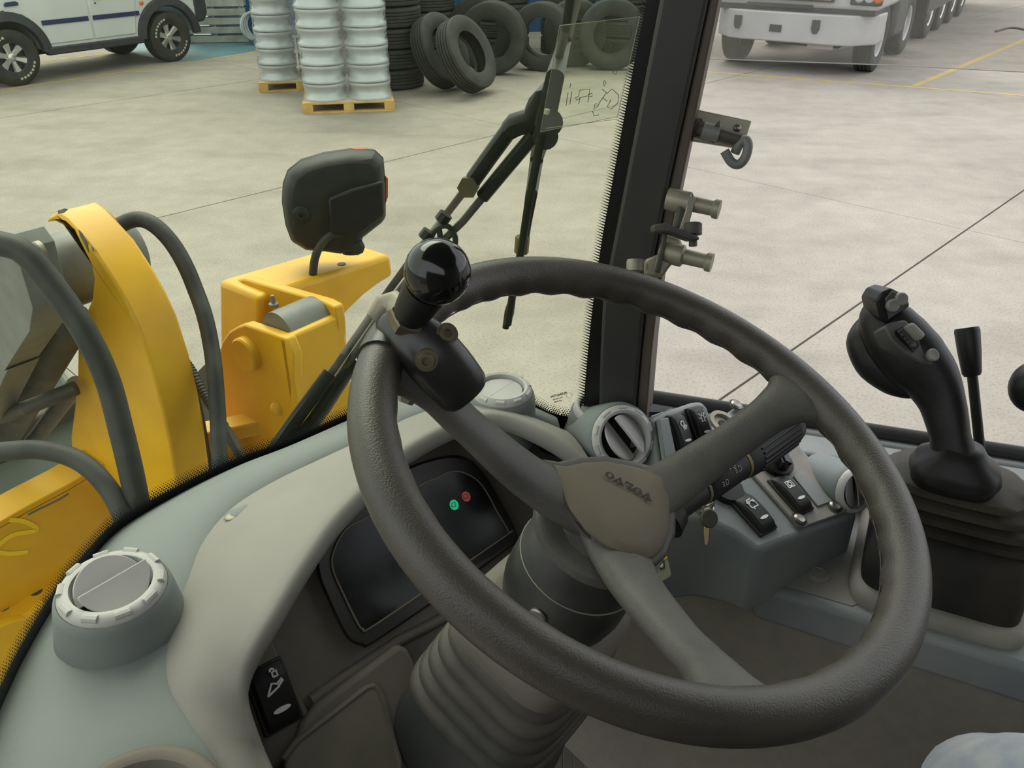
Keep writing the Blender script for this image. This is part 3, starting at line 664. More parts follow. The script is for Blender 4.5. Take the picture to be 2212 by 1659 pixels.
# windscreen decal and maker's mark
dc = thing('windscreen_decal', 'clear warning decal with line drawings stuck on the windscreen near the pillar', 'sticker', WS(1290, 160, -.005))
dp = [WS(x, y, -.0045) for x, y in ((1209, 55), (1382, 36), (1334, 252), (1167, 285))]
obj('film', MB().prism(dp, (CAM - dp[0]).normalized() * .0003), 'sticker_film', dc)
def wstrip(mb, pts, wd=.0009, off=-.0052):
    P = [WS(x, y, off) for x, y in pts]; ribbon(mb, P, wd, (CAM - P[0]).normalized(), .0002)
mb = MB(); wstrip(mb, ((1209, 55), (1382, 36), (1334, 252), (1167, 285), (1209, 55)), .0007); wstrip(mb, ((1180, 277), (1336, 257)), .0005)
obj('border', mb, mat('decal_line', (.30, .31, .22), None, 5, .7), dc)
mb = MB()
for seg in (((1227, 200), (1225, 213), (1223, 228)), ((1235, 198), (1233, 212), (1231, 226)), ((1242, 212), (1250, 208)), ((1244, 216), (1252, 213)), ((1270, 205), (1280, 201)), ((1272, 210), (1280, 207)), ((1250, 208), (1252, 195), (1274, 192), (1270, 222)), ((1252, 211), (1270, 207)), ((1250, 225), (1253, 210)), ((1303, 180), (1306, 173), (1309, 178), (1305, 187), (1303, 180)), ((1300, 192), (1310, 200), (1303, 210), (1296, 220), (1290, 232)), ((1303, 212), (1312, 219)), ((1310, 203), (1322, 192), (1336, 205), (1335, 222), (1320, 236), (1312, 230), (1320, 215)), ((1285, 225), (1290, 222), (1288, 232), (1283, 236), (1285, 225)), ((1280, 240), (1283, 250), (1294, 248)), ((1326, 148), (1333, 150), (1330, 161), (1324, 158), (1326, 148)), ((1340, 108), (1338, 118)), ((1347, 92), (1351, 105)), ((1315, 92), (1320, 100), (1318, 110), (1309, 108), (1309, 96), (1315, 92)), ((1341, 136), (1348, 135)), ((1216, 180), (1213, 190)), ((1203, 238), (1201, 252)), ((1233, 180), (1231, 190))):
    wstrip(mb, seg, .0007)
obj('drawings', mb, mat('decal_ink', (.09, .095, .075), None, 5, .7), dc)
def text_mesh(txt, size, bold=0):
    c = bpy.data.curves.new('t', 'FONT'); c.body = txt; c.size = size; c.offset = bold; c.resolution_u = 3; c.align_x = 'CENTER'; c.align_y = 'CENTER'; c.extrude = .0002
    o = bpy.data.objects.new('t', c); sc.collection.objects.link(o); dg = bpy.context.evaluated_depsgraph_get(); me = o.evaluated_get(dg).to_mesh()
    vs = [v.co.copy() for v in me.vertices]; fs = [list(p.vertices) for p in me.polygons]
    o.evaluated_get(dg).to_mesh_clear(); bpy.data.objects.remove(o); bpy.data.curves.remove(c); return vs, fs
def put_text(mb, txt, size, o, x, y, bold=0, sy=1):
    vs, fs = text_mesh(txt, size, bold); x = V(x).normalized(); y = V(y); y = (y - x * y.dot(x)).normalized(); n = x.cross(y)
    mb.add([V(o) + x * v.x + y * v.y * sy + n * v.z for v in vs], fs)
gm = MB(); ux = WS(1190, 858, -.005) - WS(1228, 848, -.005); uy = WS(1208, 840, -.005) - WS(1208, 858, -.005)
put_text(gm, 'PILKINGTON', .0040, WS(1207, 853, -.005), ux, uy, .0001)
put_text(gm, 'TOUGHENED', .0024, WS(1205, 861, -.005), ux, uy)
put_text(gm, '43R-00083', .0026, WS(1205, 867, -.005), ux, uy)
ribbon(gm, [WS(1229 + 5.5 * cos(a), 854 + 6 * sin(a), -.005) for a in [k * PI / 8 for k in range(17)]], .0003, -MF, .0002)
obj('maker_mark', gm, 'decal_ink', win, smooth=False)
# pillar
PB = D(1340, 880, .955); pu = V((.96, -.28, 0)).normalized(); pn = pu.cross(LEAN).normalized(); pn = pn if pn.y < 0 else -pn
def PI_(x, y, off=0): return PL(x, y, PB + pn * off, pn)
le = [(1472, -240), (1425, 0), (1345, 420), (1302, 640), (1296, 760), (1291, 960)]
re = [(1585, -240), (1530, 0), (1440, 420), (1395, 640), (1383, 760), (1366, 960)]
ee = [(1606, -240), (1553, 0), (1467, 420), (1422, 640), (1408, 760), (1392, 960)]
pil = struct(obj('trim_1', MB().prism([PI_(*p) for p in le] + [PI_(*p) for p in re[::-1]], -pn * .07), 'pillar', bevel=.004))
obj('seal_lip', MB().prism([PI_(x - 8, y, -.012) for x, y in re] + [PI_(x + 4, y, -.012) for x, y in re[::-1]], -pn * .05), 'frit', pil)
obj('door_frame_edge', MB().prism([PI_(x + 3, y, -.006) for x, y in re] + [PI_(*p, -.006) for p in ee[::-1]], -pn * .06), 'pillar_edge', pil, bevel=.002)
# side wall, sill and open side window
s1, s2 = Zp(1400, 880, 1.72), Zp(2212, 1008, 1.72); sdir = (s2 - s1).normalized(); sn = V((-sdir.y, sdir.x, 0)); sn = sn if sn.y > 0 else -sn
s3 = s1 + sdir * 1.6
wr_ = struct(obj('wall_right', MB().prism([s1, s3, s3 - ZU * .75, s1 - ZU * .75], sn * .045), 'console', bevel=.006))
obj('sill_seal', MB().tube([s1 + ZU * .004 + sn * .02, s3 + ZU * .004 + sn * .02], .011, 10, ry=.009), 'pillar', wr_)
obj('sill_ledge', MB().prism([s1, s3, s3 - sn * .05, s1 - sn * .05], -ZU * .03), 'console', wr_, bevel=.008, seg=3)
gl = [PL(x, y, s1 + sn * .02, sn) for x, y in ((1500, 126), (1700, 133), (1900, 140), (2100, 150), (2500, 170), (2600, -900), (1700, -900))]
w2 = struct(obj('window_2', MB().prism(gl, sn * .005), 'side_glass'))
ed = MB(); ed.tube(gl[:5], .0005, 6); obj('glass_edge', ed, mat('glass_edge', (.62, .6, .56), None, 5, .4), w2)
st_ = MB(); random.seed(9)
fl = struct(obj('floor', MB().box(M(-.35, .05, .98), 1.9, 1.3, .04, MF, MR), 'cab_floor'))
cl = struct(obj('ceiling', MB().box(M(-.45, .05, 2.98), 2.3, 1.7, .05, MF, MR), 'ceil', bevel=.02))  # unseen roof, extended to keep sky light out of the cab
struct(obj('wall_rear', MB().box(M(-1.35, .05, 1.97), .05, 1.5, 2.0, MF, MR), 'knee', bevel=.01))  # unseen, closed to full height to block light from behind
struct(obj('wall_left', MB().box(M(-.65, -.70, 1.66), 1.4, .05, 1.36, MF, MR), 'knee', bevel=.01))  # unseen, height chosen to limit light from the left

# door latch and hinge outside the pillar
lt_p = D(1560, 285, .80); lt_n = (CAM - lt_p); lt_n = (lt_n.normalized() + V((.15, 0, .1))).normalized()
def LT(x, y, off=0): return PL(x, y, lt_p + lt_n * off, lt_n)
lat = thing('door_latch', 'rusty steel bolt latch with ring handle on the pillar edge', 'latch', LT(1500, 280))
obj('back_plate', MB().prism([LT(*p) for p in ((1504, 236), (1624, 261), (1604, 322), (1495, 304), (1500, 270))], -lt_n * .008), 'zinc', lat, bevel=.001)
obj('bolt', MB().tube([LT(1486, 268, -.004), LT(1515, 280, .008), LT(1604, 304, .008)], .0062, 16), 'dark_steel', lat)
obj('bolt_sleeve', MB().tube([LT(1516, 280, .008), LT(1552, 289, .008)], .008, 16), 'grey_steel', lat)
obj('bolt_collar', MB().tube([LT(1484, 270, .0), LT(1508, 276, .006)], [.008, .012, .009], 16), 'dark_steel', lat)
obj('handle_nib', MB().prism([LT(x, y, .012) for x, y in ((1543, 272), (1553, 260), (1554, 275))], lt_n * .004), 'dark_steel', lat)
obj('ring', MB().tube(catmull([LT(1565, 326, .012), LT(1580, 350, .012), LT(1596, 355, .013), (LT(1610, 340, .014)), LT(1616, 315, .014), LT(1610, 302, .012), LT(1598, 310, .010), LT(1588, 330, .006)], 30), .0046, 12), 'grey_steel', lat)
for x, y in ((1538, 301), (1592, 277)): obj('screw', MB().lathe([(.0038, 0), (.0038, .003), (.0025, .004), (.001, .003)], LT(x, y, .0), lt_n, 12), 'screw', lat)
hg_p = D(1480, 510, .81); hg_n = ((CAM - hg_p).normalized() + V((.2, 0, .1))).normalized()
def HG(x, y, off=0): return PL(x, y, hg_p + hg_n * off, hg_n)
hin = thing('hinge_bracket', 'dirty steel door hinge with two pins and knurled knobs on the pillar', 'hinge', HG(1470, 590))
hx = (HG(1545, 455) - HG(1455, 430)); hx.normalize(); hx = (hx + hg_n * .35).normalized()
for c, nm in (((1455, 432), 0), ((1440, 545), 1)):
    o_ = HG(*c); obj('pin', MB().lathe([(.0108, -.006), (.0108, .016), (.0075, .018), (.0072, .038), (.0092, .040), (.0092, .045), (.001, .045)], o_, hx, 24), 'zinc', hin)
obj('upper_strap', MB().prism([HG(x, y, .012) for x, y in ((1478, 415), (1497, 413), (1502, 430), (1490, 470), (1485, 500), (1455, 495), (1462, 460), (1466, 435))], -hg_n * .008), 'dark_steel', hin, bevel=.003)
obj('upper_strap_face', MB().prism([HG(x, y, .012) for x, y in ((1486, 425), (1503, 428), (1490, 475), (1484, 500), (1466, 497), (1480, 455))], hg_n * .003), 'zinc', hin, bevel=.001)
obj('middle_bracket', MB().prism([HG(x, y, .01) for x, y in ((1403, 490), (1430, 486), (1455, 497), (1500, 515), (1502, 522), (1480, 522), (1437, 506), (1405, 505))], hg_n * .02), 'dark_steel', hin, bevel=.003)
obj('lower_strap', MB().prism([HG(x, y, .005) for x, y in ((1437, 505), (1472, 516), (1478, 540), (1445, 580), (1432, 600), (1412, 588), (1425, 540))], -hg_n * .01), 'zinc', hin, bevel=.003)
obj('lower_strap_edge', MB().prism([HG(x, y, .006) for x, y in ((1432, 505), (1440, 505), (1424, 590), (1413, 588))], hg_n * .006), 'dark_steel', hin, bevel=.001)
obj('upper_knob', MB().lathe([(.004, -.014), (.004, -.004), (.0085, -.003), (.0085, .007), (.0075, .008), (.001, .008)], HG(1497, 500, .015), UP, 20), 'dark_steel', hin)
obj('lower_knob', MB().lathe([(.0085, -.006), (.0085, .003), (.0078, .005), (.001, .005)], HG(1372, 572, .005), UP, 20), 'zinc', hin)
obj('base_plate', MB().prism([HG(x, y, .0) for x, y in ((1395, 560), (1425, 548), (1432, 600), (1395, 595))], -hg_n * .015), 'zinc', hin, bevel=.003)

# ---------------------------------------------------------------- wipers outside the windscreen
def WO(x, y, off=.03): return WS(x, y, off)
wp_ = thing('windscreen_wiper', 'black windscreen wiper with twin arms and long upright blade outside the glass', 'wiper', WO(640, 930))
def rod(name, pts, r, m='black_plastic', off=.035, n=10, e=2.5, ry=None): obj(name, MB().tube([WO(x, y, off) for x, y in pts], r, n, e=e, ry=ry), m, wp_)
rod('arm', [(608, 960), (670, 870), (740, 770), (820, 655), (890, 560), (955, 475), (1010, 403)], .0048, 'dark_steel')
rod('arm_sleeve', [(1022, 388), (1060, 335), (1098, 283)], .0095)
rod('arm_elbow', [(1098, 283), (1112, 270), (1150, 258), (1166, 222), (1180, 190)], [.0105, .0125, .013, .012, .008])
rod('arm', [(650, 940), (700, 860), (745, 795), (830, 670), (920, 555), (1000, 478), (1040, 430), (1100, 362), (1150, 296)], .0047, 'dark_steel')
rod('arm_sleeve', [(1042, 425), (1100, 355), (1155, 290)], .008)
rod('arm_base', [(585, 985), (640, 905), (690, 835), (712, 805)], [.022, .018, .012, .007], ry=.008)
rod('arm_base', [(640, 960), (700, 880), (745, 810), (770, 780)], [.020, .018, .014, .006], ry=.008)
obj('nut', MB().lathe([(.0125, -.010), (.0125, .010)], WO(1012, 404), (WO(1030, 378) - WO(1010, 405)).normalized(), 6), mat('nut_brown', (.06, .05, .03), (.12, .085, .03), 30, .5), wp_, smooth=False)
for x, y in ((958, 470), (922, 508)): obj('clip', MB().tube([WO(x - 6, y + 8), WO(x + 6, y - 8)], .0085, 8), 'black_plastic', wp_)
obj('washer_hose', MB().tube(catmull([WO(948, 492), WO(950, 520), WO(930, 535), WO(928, 515), WO(945, 493), WO(965, 488), WO(978, 500), WO(984, 520), WO(978, 545)], 30), .0035, 8), 'hose', wp_)
rod('blade_spine', [(1264, -120), (1246, -20), (1222, 80), (1198, 170), (1178, 262), (1160, 340), (1148, 420), (1138, 480), (1130, 530)], [.006, .007, .0085, .010, .0115, .009, .007, .006, .006], off=.028)
for a, b in (((1168, 312), (1163, 335)), ((1159, 350), (1154, 372)), ((1152, 384), (1148, 402)), ((1182, 236), (1180, 246))):
    obj('slot_insert', MB().tube([WO(*a, .014), WO(*b, .014)], .003, 8), mat('slot_fill', (.5, .52, .42), None, 5, .8), wp_)  # pale solid inserts, coloured as the bright view through open slots
rod('blade_rubber', [(1240, -60), (1222, 60), (1195, 180), (1168, 300), (1140, 450), (1128, 530), (1110, 620), (1097, 700)], .0048, off=.012)
rod('blade_tip', [(1106, 650), (1100, 675), (1092, 708)], [.0045, .006, .004], off=.014)
obj('joint', MB().lathe([(.014, -.012), (.014, .012)], WO(1178, 295), (CAM - WO(1178, 295)).normalized(), 16), 'black_plastic', wp_)
obj('joint', MB().lathe([(.014, -.012), (.014, .012)], WO(1188, 265), (CAM - WO(1188, 265)).normalized(), 16), 'black_plastic', wp_)
obj('blade_clip', MB().tube([WO(1129, 512, .02), WO(1126, 545, .02)], .0085, 8), mat('clip_brown', (.14, .09, .03), None, 5, .6), wp_)

# ---------------------------------------------------------------- dashboard
dash = thing('dashboard', 'light grey plastic dashboard with curved hood over the instruments', 'dashboard', M(.3, 0, 1.55))
Rpx = [(560, 1850), (472, 1659), (415, 1570), (362, 1472), (366, 1365), (408, 1242), (440, 1165), (500, 1095), (590, 1038), (690, 990), (810, 935), (900, 895), (1000, 872), (1090, 885), (1210, 925)]
Lpx = [(650, 1850), (569, 1659), (540, 1590), (513, 1505), (518, 1445), (545, 1386), (582, 1325), (640, 1228), (706, 1132), (773, 1061), (870, 970), (986, 910), (1078, 894), (1177, 932), (1273, 995)]
Wdx = [(-150, 1850), (-70, 1660), (0, 1503), (46, 1411), (113, 1300), (177, 1220), (253, 1142), (380, 1068), (506, 1008), (607, 971), (751, 908), (857, 863), (960, 838), (1060, 850), (1190, 908)]
Rz = [1.70, 1.73, 1.745, 1.757, 1.765, 1.768] + [1.77] * 7 + [1.77, 1.76]
Lz = [1.67, 1.70, 1.72, 1.745, 1.757, 1.768, 1.778, 1.788, 1.795, 1.80, 1.805, 1.805, 1.805, 1.795, 1.772]
ND = 72
Wc = catmull([Zp(x, y, 1.752) for x, y in Wdx], ND); Rc = catmull([Zp(x, y, z) for (x, y), z in zip(Rpx, Rz)], ND); Lc = catmull([Zp(x, y, z) for (x, y), z in zip(Lpx, Lz)], ND)
Q = M(.27, 0, 1.68); QN = (-MF * cos(R(40)) + ZU * sin(R(40))).normalized()
def PN(x, y, off=0): return PL(x, y, Q + QN * off, QN)
cen = PN(880, 1200)
rows = [[p + MF * .03 - ZU * .12 for p in Wc], [p + MF * .012 - ZU * .01 for p in Wc], Wc]
for u in (.33, .66, .93): rows.append([a.lerp(b, u) + ZU * (.012 * sin(PI * u)) for a, b in zip(Wc, Rc)])
rows_top = rows + [[p - ZU * .0015 for p in Rc]]
obj('top_cover', MB().grid(rows_top), 'dash', dash, ang=70)
hood = [[p - ZU * .0015 for p in Rc], [a.lerp(b, .06) + ZU * .0012 for a, b in zip(Rc, Lc)]]
for u in (.25, .5, .75, .92): hood.append([a.lerp(b, u) + ZU * (.007 * sin(PI * u) + .0015) for a, b in zip(Rc, Lc)])
inw = []
for i in range(ND):
    t = Lc[min(i + 1, ND - 1)] - Lc[max(i - 1, 0)]; n = t.cross(ZU).normalized(); n.z = 0; inw.append(n if n.dot(cen - Lc[i]) > 0 else -n)
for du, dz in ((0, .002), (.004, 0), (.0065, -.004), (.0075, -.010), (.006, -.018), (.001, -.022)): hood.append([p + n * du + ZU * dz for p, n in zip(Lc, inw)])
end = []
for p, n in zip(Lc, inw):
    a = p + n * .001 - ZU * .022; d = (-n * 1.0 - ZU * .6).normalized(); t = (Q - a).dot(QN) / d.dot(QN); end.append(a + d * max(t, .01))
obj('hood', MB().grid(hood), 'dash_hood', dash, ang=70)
obj('recess_wall', MB().grid([hood[-1], end]), mat('recess', (.028, .025, .022), (.04, .035, .03), 14, .7), dash, ang=70)  # dark colour paints the shade under the hood lip
pan = [PN(x, y) for x, y in ((420, 1900), (440, 1400), (640, 1110), (860, 950), (1100, 890), (1270, 960), (1330, 1150), (1200, 1290), (1030, 1400), (900, 1450), (915, 1550), (955, 1900))]
obj('face_panel', MB().prism(pan, -QN * .025), 'panel', dash, bevel=.002)
# raised storage block with lid, and strip around the switch
ob = [(560, 1800), (640, 1560), (672, 1520), (845, 1392), (866, 1402), (884, 1440), (925, 1555), (945, 1640), (960, 1800)]
ib = [(600, 1800), (612, 1640), (640, 1603), (790, 1487), (812, 1484), (824, 1500), (862, 1640), (872, 1800)]
obj('storage_frame', MB().prism([PN(*p, .0) for p in ob], QN * .016), 'panel', dash, bevel=.006, seg=3)
obj('storage_lid', MB().prism([PN(*p, .012) for p in ib], QN * .0075), 'lid', dash, bevel=.002)
obj('storage_edge', MB().tube([PN(x, y, .018) for x, y in ((612, 1640), (640, 1603), (790, 1487), (806, 1482), (818, 1492), (862, 1640), (872, 1800))], .003, 8), 'panel', dash)
obj('switch_strip', MB().prism([PN(x, y, 0) for x, y in ((480, 1420), (580, 1375), (608, 1440), (670, 1550), (630, 1620), (560, 1700), (480, 1600))], QN * .006), 'panel', dash, bevel=.004)
obj('recess_step', MB().tube([PN(x, y, .002) for x, y in ((670, 1515), (760, 1452), (860, 1385), (930, 1350), (1020, 1300))], .006, 10), 'panel', dash)
scr = MB(); sp = Zp(498, 1118, 1.775)
scr.lathe([(.0055, -.002), (.0055, .0012), (.004, .002), (.001, .0018)], sp, ZU, 16); obj('cover_screw', scr, 'zinc', dash)
obj('screw_pocket', MB().tube([Zp(487, 1123, 1.773), Zp(505, 1113, 1.775), Zp(535, 1092, 1.776)], [.007, .0095, .003], 12, ry=[.002, .003, .001], up=ZU), 'dash', dash)
# instrument cluster
ic = thing('instrument_cluster', 'black instrument cluster with one green and one red warning lamp', 'instrument panel', PN(900, 1290))
bo = [(782, 1396), (755, 1385), (735, 1355), (705, 1290), (685, 1235), (688, 1165), (720, 1110), (800, 1060), (880, 1010), (960, 985), (1010, 990), (1050, 1030), (1085, 1090), (1116, 1150), (1114, 1172), (1095, 1188), (950, 1292), (805, 1390)]
bi = [(785, 1358), (775, 1350), (746, 1292), (719, 1230), (721, 1190), (748, 1143), (799, 1114), (905, 1050), (945, 1032), (972, 1020), (1000, 1021), (1038, 1045), (1075, 1108), (1098, 1148), (1094, 1156), (940, 1262), (800, 1356)]
def inset(pts, s):
    cxp = sum(p[0] for p in pts) / len(pts); cyp = sum(p[1] for p in pts) / len(pts); return [(cxp + (x - cxp) * s, cyp + (y - cyp) * s) for x, y in pts]
bo = smooth_closed(bo, 72); bi = smooth_closed(bi, 72)
ic_f = obj('bezel', MB().loft([[PN(x, y, 0) for x, y in bo], [PN(x, y, .010) for x, y in bo], [PN(x, y, .014) for x, y in inset(bo, .97)]]), 'bezel', ic, bevel=.002)
obj('display_glass', MB().prism([PN(x, y, .0135) for x, y in bi], QN * .002), 'cluster_glass', ic)
obj('glass_rim', MB().tube([PN(x, y, .015) for x, y in bi + bi[:1]], .0011, 6), mat('rim_dust', (.16, .13, .09), None, 5, .7), ic)
for (x, y), m_ in (((980, 1091), 'green_lamp'), ((1006, 1073), 'red_lamp')):
    l_ = obj('warning_lamp', MB().lathe([(.0058, 0), (.0058, .0012), (.001, .0014)], PN(x, y, .0150), QN, 20), m_, ic)
    sy = MB(); ribbon(sy, [PN(x + a, y + b, .0170) for a, b in ((-4, 4), (-4, -4), (3, -6), (4, 3), (-4, 4))], .0007, QN, .0002); obj('symbol', sy, 'bezel', l_)

# ---------------------------------------------------------------- round air vents
def vent(name_label, o, n, xh, s, op, base=.03, flare=1.25):
    t = thing('air_vent', name_label, 'air vent', o, 'round air vents'); x, y, z = basis(n, xh); o = V(o)
    obj('housing', MB().lathe([(.046 * flare * s, -base), (.0475 * s, -.006), (.046 * s, .0), (.0435 * s, .003), (.0425 * s, .001)], o, n, 48, cap=False), 'dash', t, ang=70)
    rg = MB().lathe([(.0425 * s, 0), (.043 * s, .003), (.041 * s, .008), (.036 * s, .011), (.0325 * s, .010), (.031 * s, .004), (.031 * s, -.012)], o, n, 48, cap=False)
    r_ = obj('ring', rg, 'vent', t, ang=50)
    for k in range(10):
        a = 2 * PI * k / 10; d = x * cos(a) + y * sin(a); tt = z.cross(d)
        obj('grip_lug', MB().tube([o + d * .0385 * s + z * .0085 * s - tt * .006 * s, o + d * .0385 * s + z * .0085 * s + tt * .006 * s], .0035 * s, 8), 'vent', r_)
    obj('cup', MB().lathe([(.031 * s, -.012), (.028 * s, -.022), (.001, -.022)], o, n, 32, cap=False), 'foam', t)
    for sg in (-1, 1):
        rows_ = []; na = 17
        for th in (0, .003):
            row = []
            for k in range(na):
                a = PI * k / (na - 1); row.append((.0298 * cos(a), .0298 * sin(a)))
            rows_.append(row)
        poly = [(.0298 * cos(PI * k / 16), .0298 * sin(PI * k / 16)) for k in range(17)]
        ca, sa = cos(op), sin(op)
        def pt(u, v, h):
            v2 = v * sg; hv = V((u, v2 - .0003 * sg, h))
            # rotate about the u axis through the flap's middle
            vm = .0135 * sg; dv = hv.y - vm; yy = vm + dv * ca - h * sa; zz = dv * sa + h * ca
            return o + (x * u + y * yy + z * (zz + (.004 if abs(op) < .1 else .008))) * s
        obj('flap', MB().loft([[pt(u, v, 0) for u, v in poly], [pt(u, v, .003) for u, v in poly]]), 'vent', t, bevel=.0008)
    return t
def vaxis(a, b): return (V(a) - V(b)).normalized()
xr = (Zp(320, 1230, 1.8) - Zp(170, 1320, 1.8)).normalized()
vent('round open air vent on the left of the dashboard near the windscreen', Zp(245, 1277, 1.80), V((.06, -.03, 1)), xr, 1.0, R(42), .05, 1.2)
vent('closed round air vent on top of the dashboard behind the steering spoke', D(1083, 850, .975), V((.03, -.02, 1)), MR, .84, 0, .06, 1.12)
v3 = D(1342, 946, .93); v3n = ((CAM - v3).normalized() + RX * .42).normalized()
vent('large open air vent facing the driver behind the wheel hub', v3, v3n, D(1395, 1000, .93) - D(1310, 900, .93), .86, R(-38), .085, .98)
vent('small air vent tucked between the driver-facing vent and the pillar', D(1290, 890, .985), V((.05, -.15, 1)), MR, .68, 0, .05, 1.2)
cu = Zp(305, 1790, 1.742); cuo = thing('cup_holder', 'round cup holder recess at the bottom left edge of the dashboard', 'cup holder', cu)
obj('lip', MB().lathe([(.060, -.02), (.060, .004), (.057, .008), (.052, .010), (.046, .008)], cu, V((.1, -.1, 1)), 48, cap=False), 'panel', cuo, ang=80)  # dark panel colour paints the shading arc round the recess
obj('bowl', MB().lathe([(.046, .008), (.044, .002), (.040, -.012), (.001, -.014)], cu, V((.1, -.1, 1)), 48, cap=False), 'lid', cuo, ang=80)
v6 = D(1838, 1058, .93)
vent('air vent on the side panel half hidden behind the steering wheel rim', v6, (-MR * .2 + (CAM - v6).normalized() * .6 - MF * .3 + RX * .5).normalized(), ZU, .62, R(20), .05, 1.15)
# ---------------------------------------------------------------- rocker switches
def switch(label, p0, p1, n, wd, icon, led=True, led_pos=.30, up=.011, group='rocker switches'):
    """p0 top end, p1 bottom end of the long side, on the panel whose normal is n"""
    n = V(n).normalized(); y = (p0 - p1); L_ = y.length; y.normalize(); x = y.cross(n).normalized(); o = (p0 + p1) / 2
    t = thing('rocker_switch', label, 'switch', o, group)
    def P(u, v, h): return o + x * u + y * v + n * h
    obj('frame', MB().box(o + n * .001, wd * 1.12, L_ * 1.06, .006, x, y, n), 'bezel', t, bevel=.0015)
    rings = []
    for k in range(9):
        v = -L_ / 2 + L_ * k / 8; q = k / 8; h = up * (.55 + .45 * sin(PI * min(max(q, .0), 1)) ** .5) if q not in (0, 1) else up * .45
        rings.append([P(-wd / 2, v, .002), P(wd / 2, v, .002), P(wd / 2 * .93, v, h * .85), P(wd / 2 * .8, v, h), P(-wd / 2 * .8, v, h), P(-wd / 2 * .93, v, h * .85)])
    rk_ = obj('rocker', MB().loft(rings), 'black_gloss' if False else 'black_plastic', t, bevel=.001)
    if icon:
        ib_ = MB()
        for line in icon: ribbon(ib_, [P(a * wd * .8, L_ * .16 + b * wd * .8, up * 1.01) for a, b in line], wd * .055, n, .0004)
        obj('symbol', ib_, 'icon', rk_)
    if led: obj('indicator', MB().loft([circ(P(0, -L_ * led_pos * .75, up * (.97 + h)), x, y, wd * .25, wd * .07, 16) for h in (0, .06)]), 'icon', rk_)
    return t
box_ = [(-.25, -.18), (.25, -.18), (.25, .2), (-.25, .2), (-.25, -.18)]
ci = lambda cx_, cy_, r, a0=0, a1=360, n=14: [(cx_ + r * cos(R(a0 + (a1 - a0) * k / n)), cy_ + r * sin(R(a0 + (a1 - a0) * k / n))) for k in range(n + 1)]
ic_bucket = [[(-.3, -.22), (-.05, .1), (.12, .02), (.16, -.08), (-.02, -.14), (-.3, -.22)], [(.12, .02), (.34, .12)], [(.16, -.06), (.36, .06)], [(.08, .26), (.08, .42), (.24, .42), (.24, .26), (.08, .26)], ci(.1, .46, .07, 0, 180)]
ic_work = [ci(-.05, .14, .17, 20, 270) + [(.0, -.06), (.12, .2)], [(-.1, -.08), (-.05, -.28)], [(.0, -.08), (.1, -.26)], [(.07, -.03), (.22, -.2)], [(.12, .05), (.32, -.08)]]
ic_beacon = [[(-.14, -.22), (.14, -.22), (.14, .14), (-.14, .14), (-.14, -.22)], [(-.2, -.22), (.2, -.22)], [(0, .2), (0, .34)], [(-.18, .18), (-.3, .3)], [(.18, .18), (.3, .3)], [(-.22, 0), (-.36, 0)], [(.22, 0), (.36, 0)]]
ic_wipe = [box_, [(-.12, -.18), (-.12, -.3)], ci(0, .0, .2, 20, 160), [(-.32, .12), (-.2, .3), (.1, .32)]]
ic_dots = [box_, ci(0, .01, .13)]
switch('black rocker switch with lock and boom symbol left of the instruments', PN(565, 1440, .006), PN(612, 1568, .006), QN, .034, ic_bucket)

# ---------------------------------------------------------------- right switch panel
SP = Zp(1640, 1190, 1.735); SNn = (ZU * cos(R(22)) - MF * sin(R(22))).normalized()
def SPx(x, y, off=0): return PL(x, y, SP + SNn * off, SNn)
sw = thing('switch_console', 'blue grey switch console right of the steering column', 'console', SP - ZU * .15)
top = [(1455, 1080), (1470, 1045), (1548, 985), (1552, 900), (1590, 872), (1640, 880), (1700, 925), (1855, 1110), (1640, 1190), (1585, 1150), (1520, 1120), (1440, 1110)]
tp3 = [SPx(*p) for p in top]
bot3 = []
obj('body', MB().loft([[V((p.x, p.y, 1.648)) for p in tp3], tp3]), 'console', sw, bevel=.006, seg=3)
obj('key_panel_groove', MB().tube([SPx(x, y, .001) for x, y in ((1560, 1010), (1610, 1068), (1668, 1134))], .003, 8), 'console', sw)
pb = [(1560, 950), (1640, 905), (1680, 930), (1700, 945), (1828, 1105), (1818, 1112), (1733, 1142), (1720, 1140), (1612, 1016)]
obj('dusty_plate', MB().prism([SPx(*p) for p in pb], SNn * .004), mat('plate_dust', (.16, .155, .14), (.25, .235, .2), 22, .7, bump=.15, bscale=600), sw, bevel=.0012)
obj('blank_insert', MB().prism([SPx(*p, .004) for p in ((1712, 1030), (1735, 1022), (1797, 1084), (1765, 1096))], SNn * .002), 'console', sw, bevel=.0008)
for x, y in ((1727, 1123), (1803, 1095), (1590, 876)):
    s_ = obj('screw', MB().lathe([(.0072, 0), (.0072, .002), (.0048, .0035), (.001, .0025)], SPx(x, y, .004), SNn, 16), 'screw', sw)
    obj('washer', MB().lathe([(.0095, 0), (.0095, .0008), (.007, .0008)], SPx(x, y, .004), SNn, 16), 'dark_steel', sw)
kb_ = SPx(1672, 1000, .004)
kn = thing('rotary_knob', 'black rotary knob on the switch console plate behind the stalk', 'knob', kb_)
obj('dial', MB().lathe([(.021, 0), (.021, .006), (.018, .008)], kb_, SNn, 28), 'black_plastic', kn)
obj('grip_bar', MB().box(kb_ + SNn * .014, .036, .012, .016, (SPx(1680, 1020) - SPx(1660, 970)).normalized(), SNn.cross((SPx(1680, 1020) - SPx(1660, 970)).normalized()), SNn), 'black_gloss', kn, bevel=.003)
kb2 = SPx(1560, 915, .0)
kn2 = thing('socket', 'round power socket behind the steering spoke on the switch console', 'socket', kb2)
obj('ring', MB().lathe([(.017, 0), (.017, .004), (.012, .004), (.011, -.004), (.001, -.004)], kb2, SNn, 28), 'zinc', kn2)
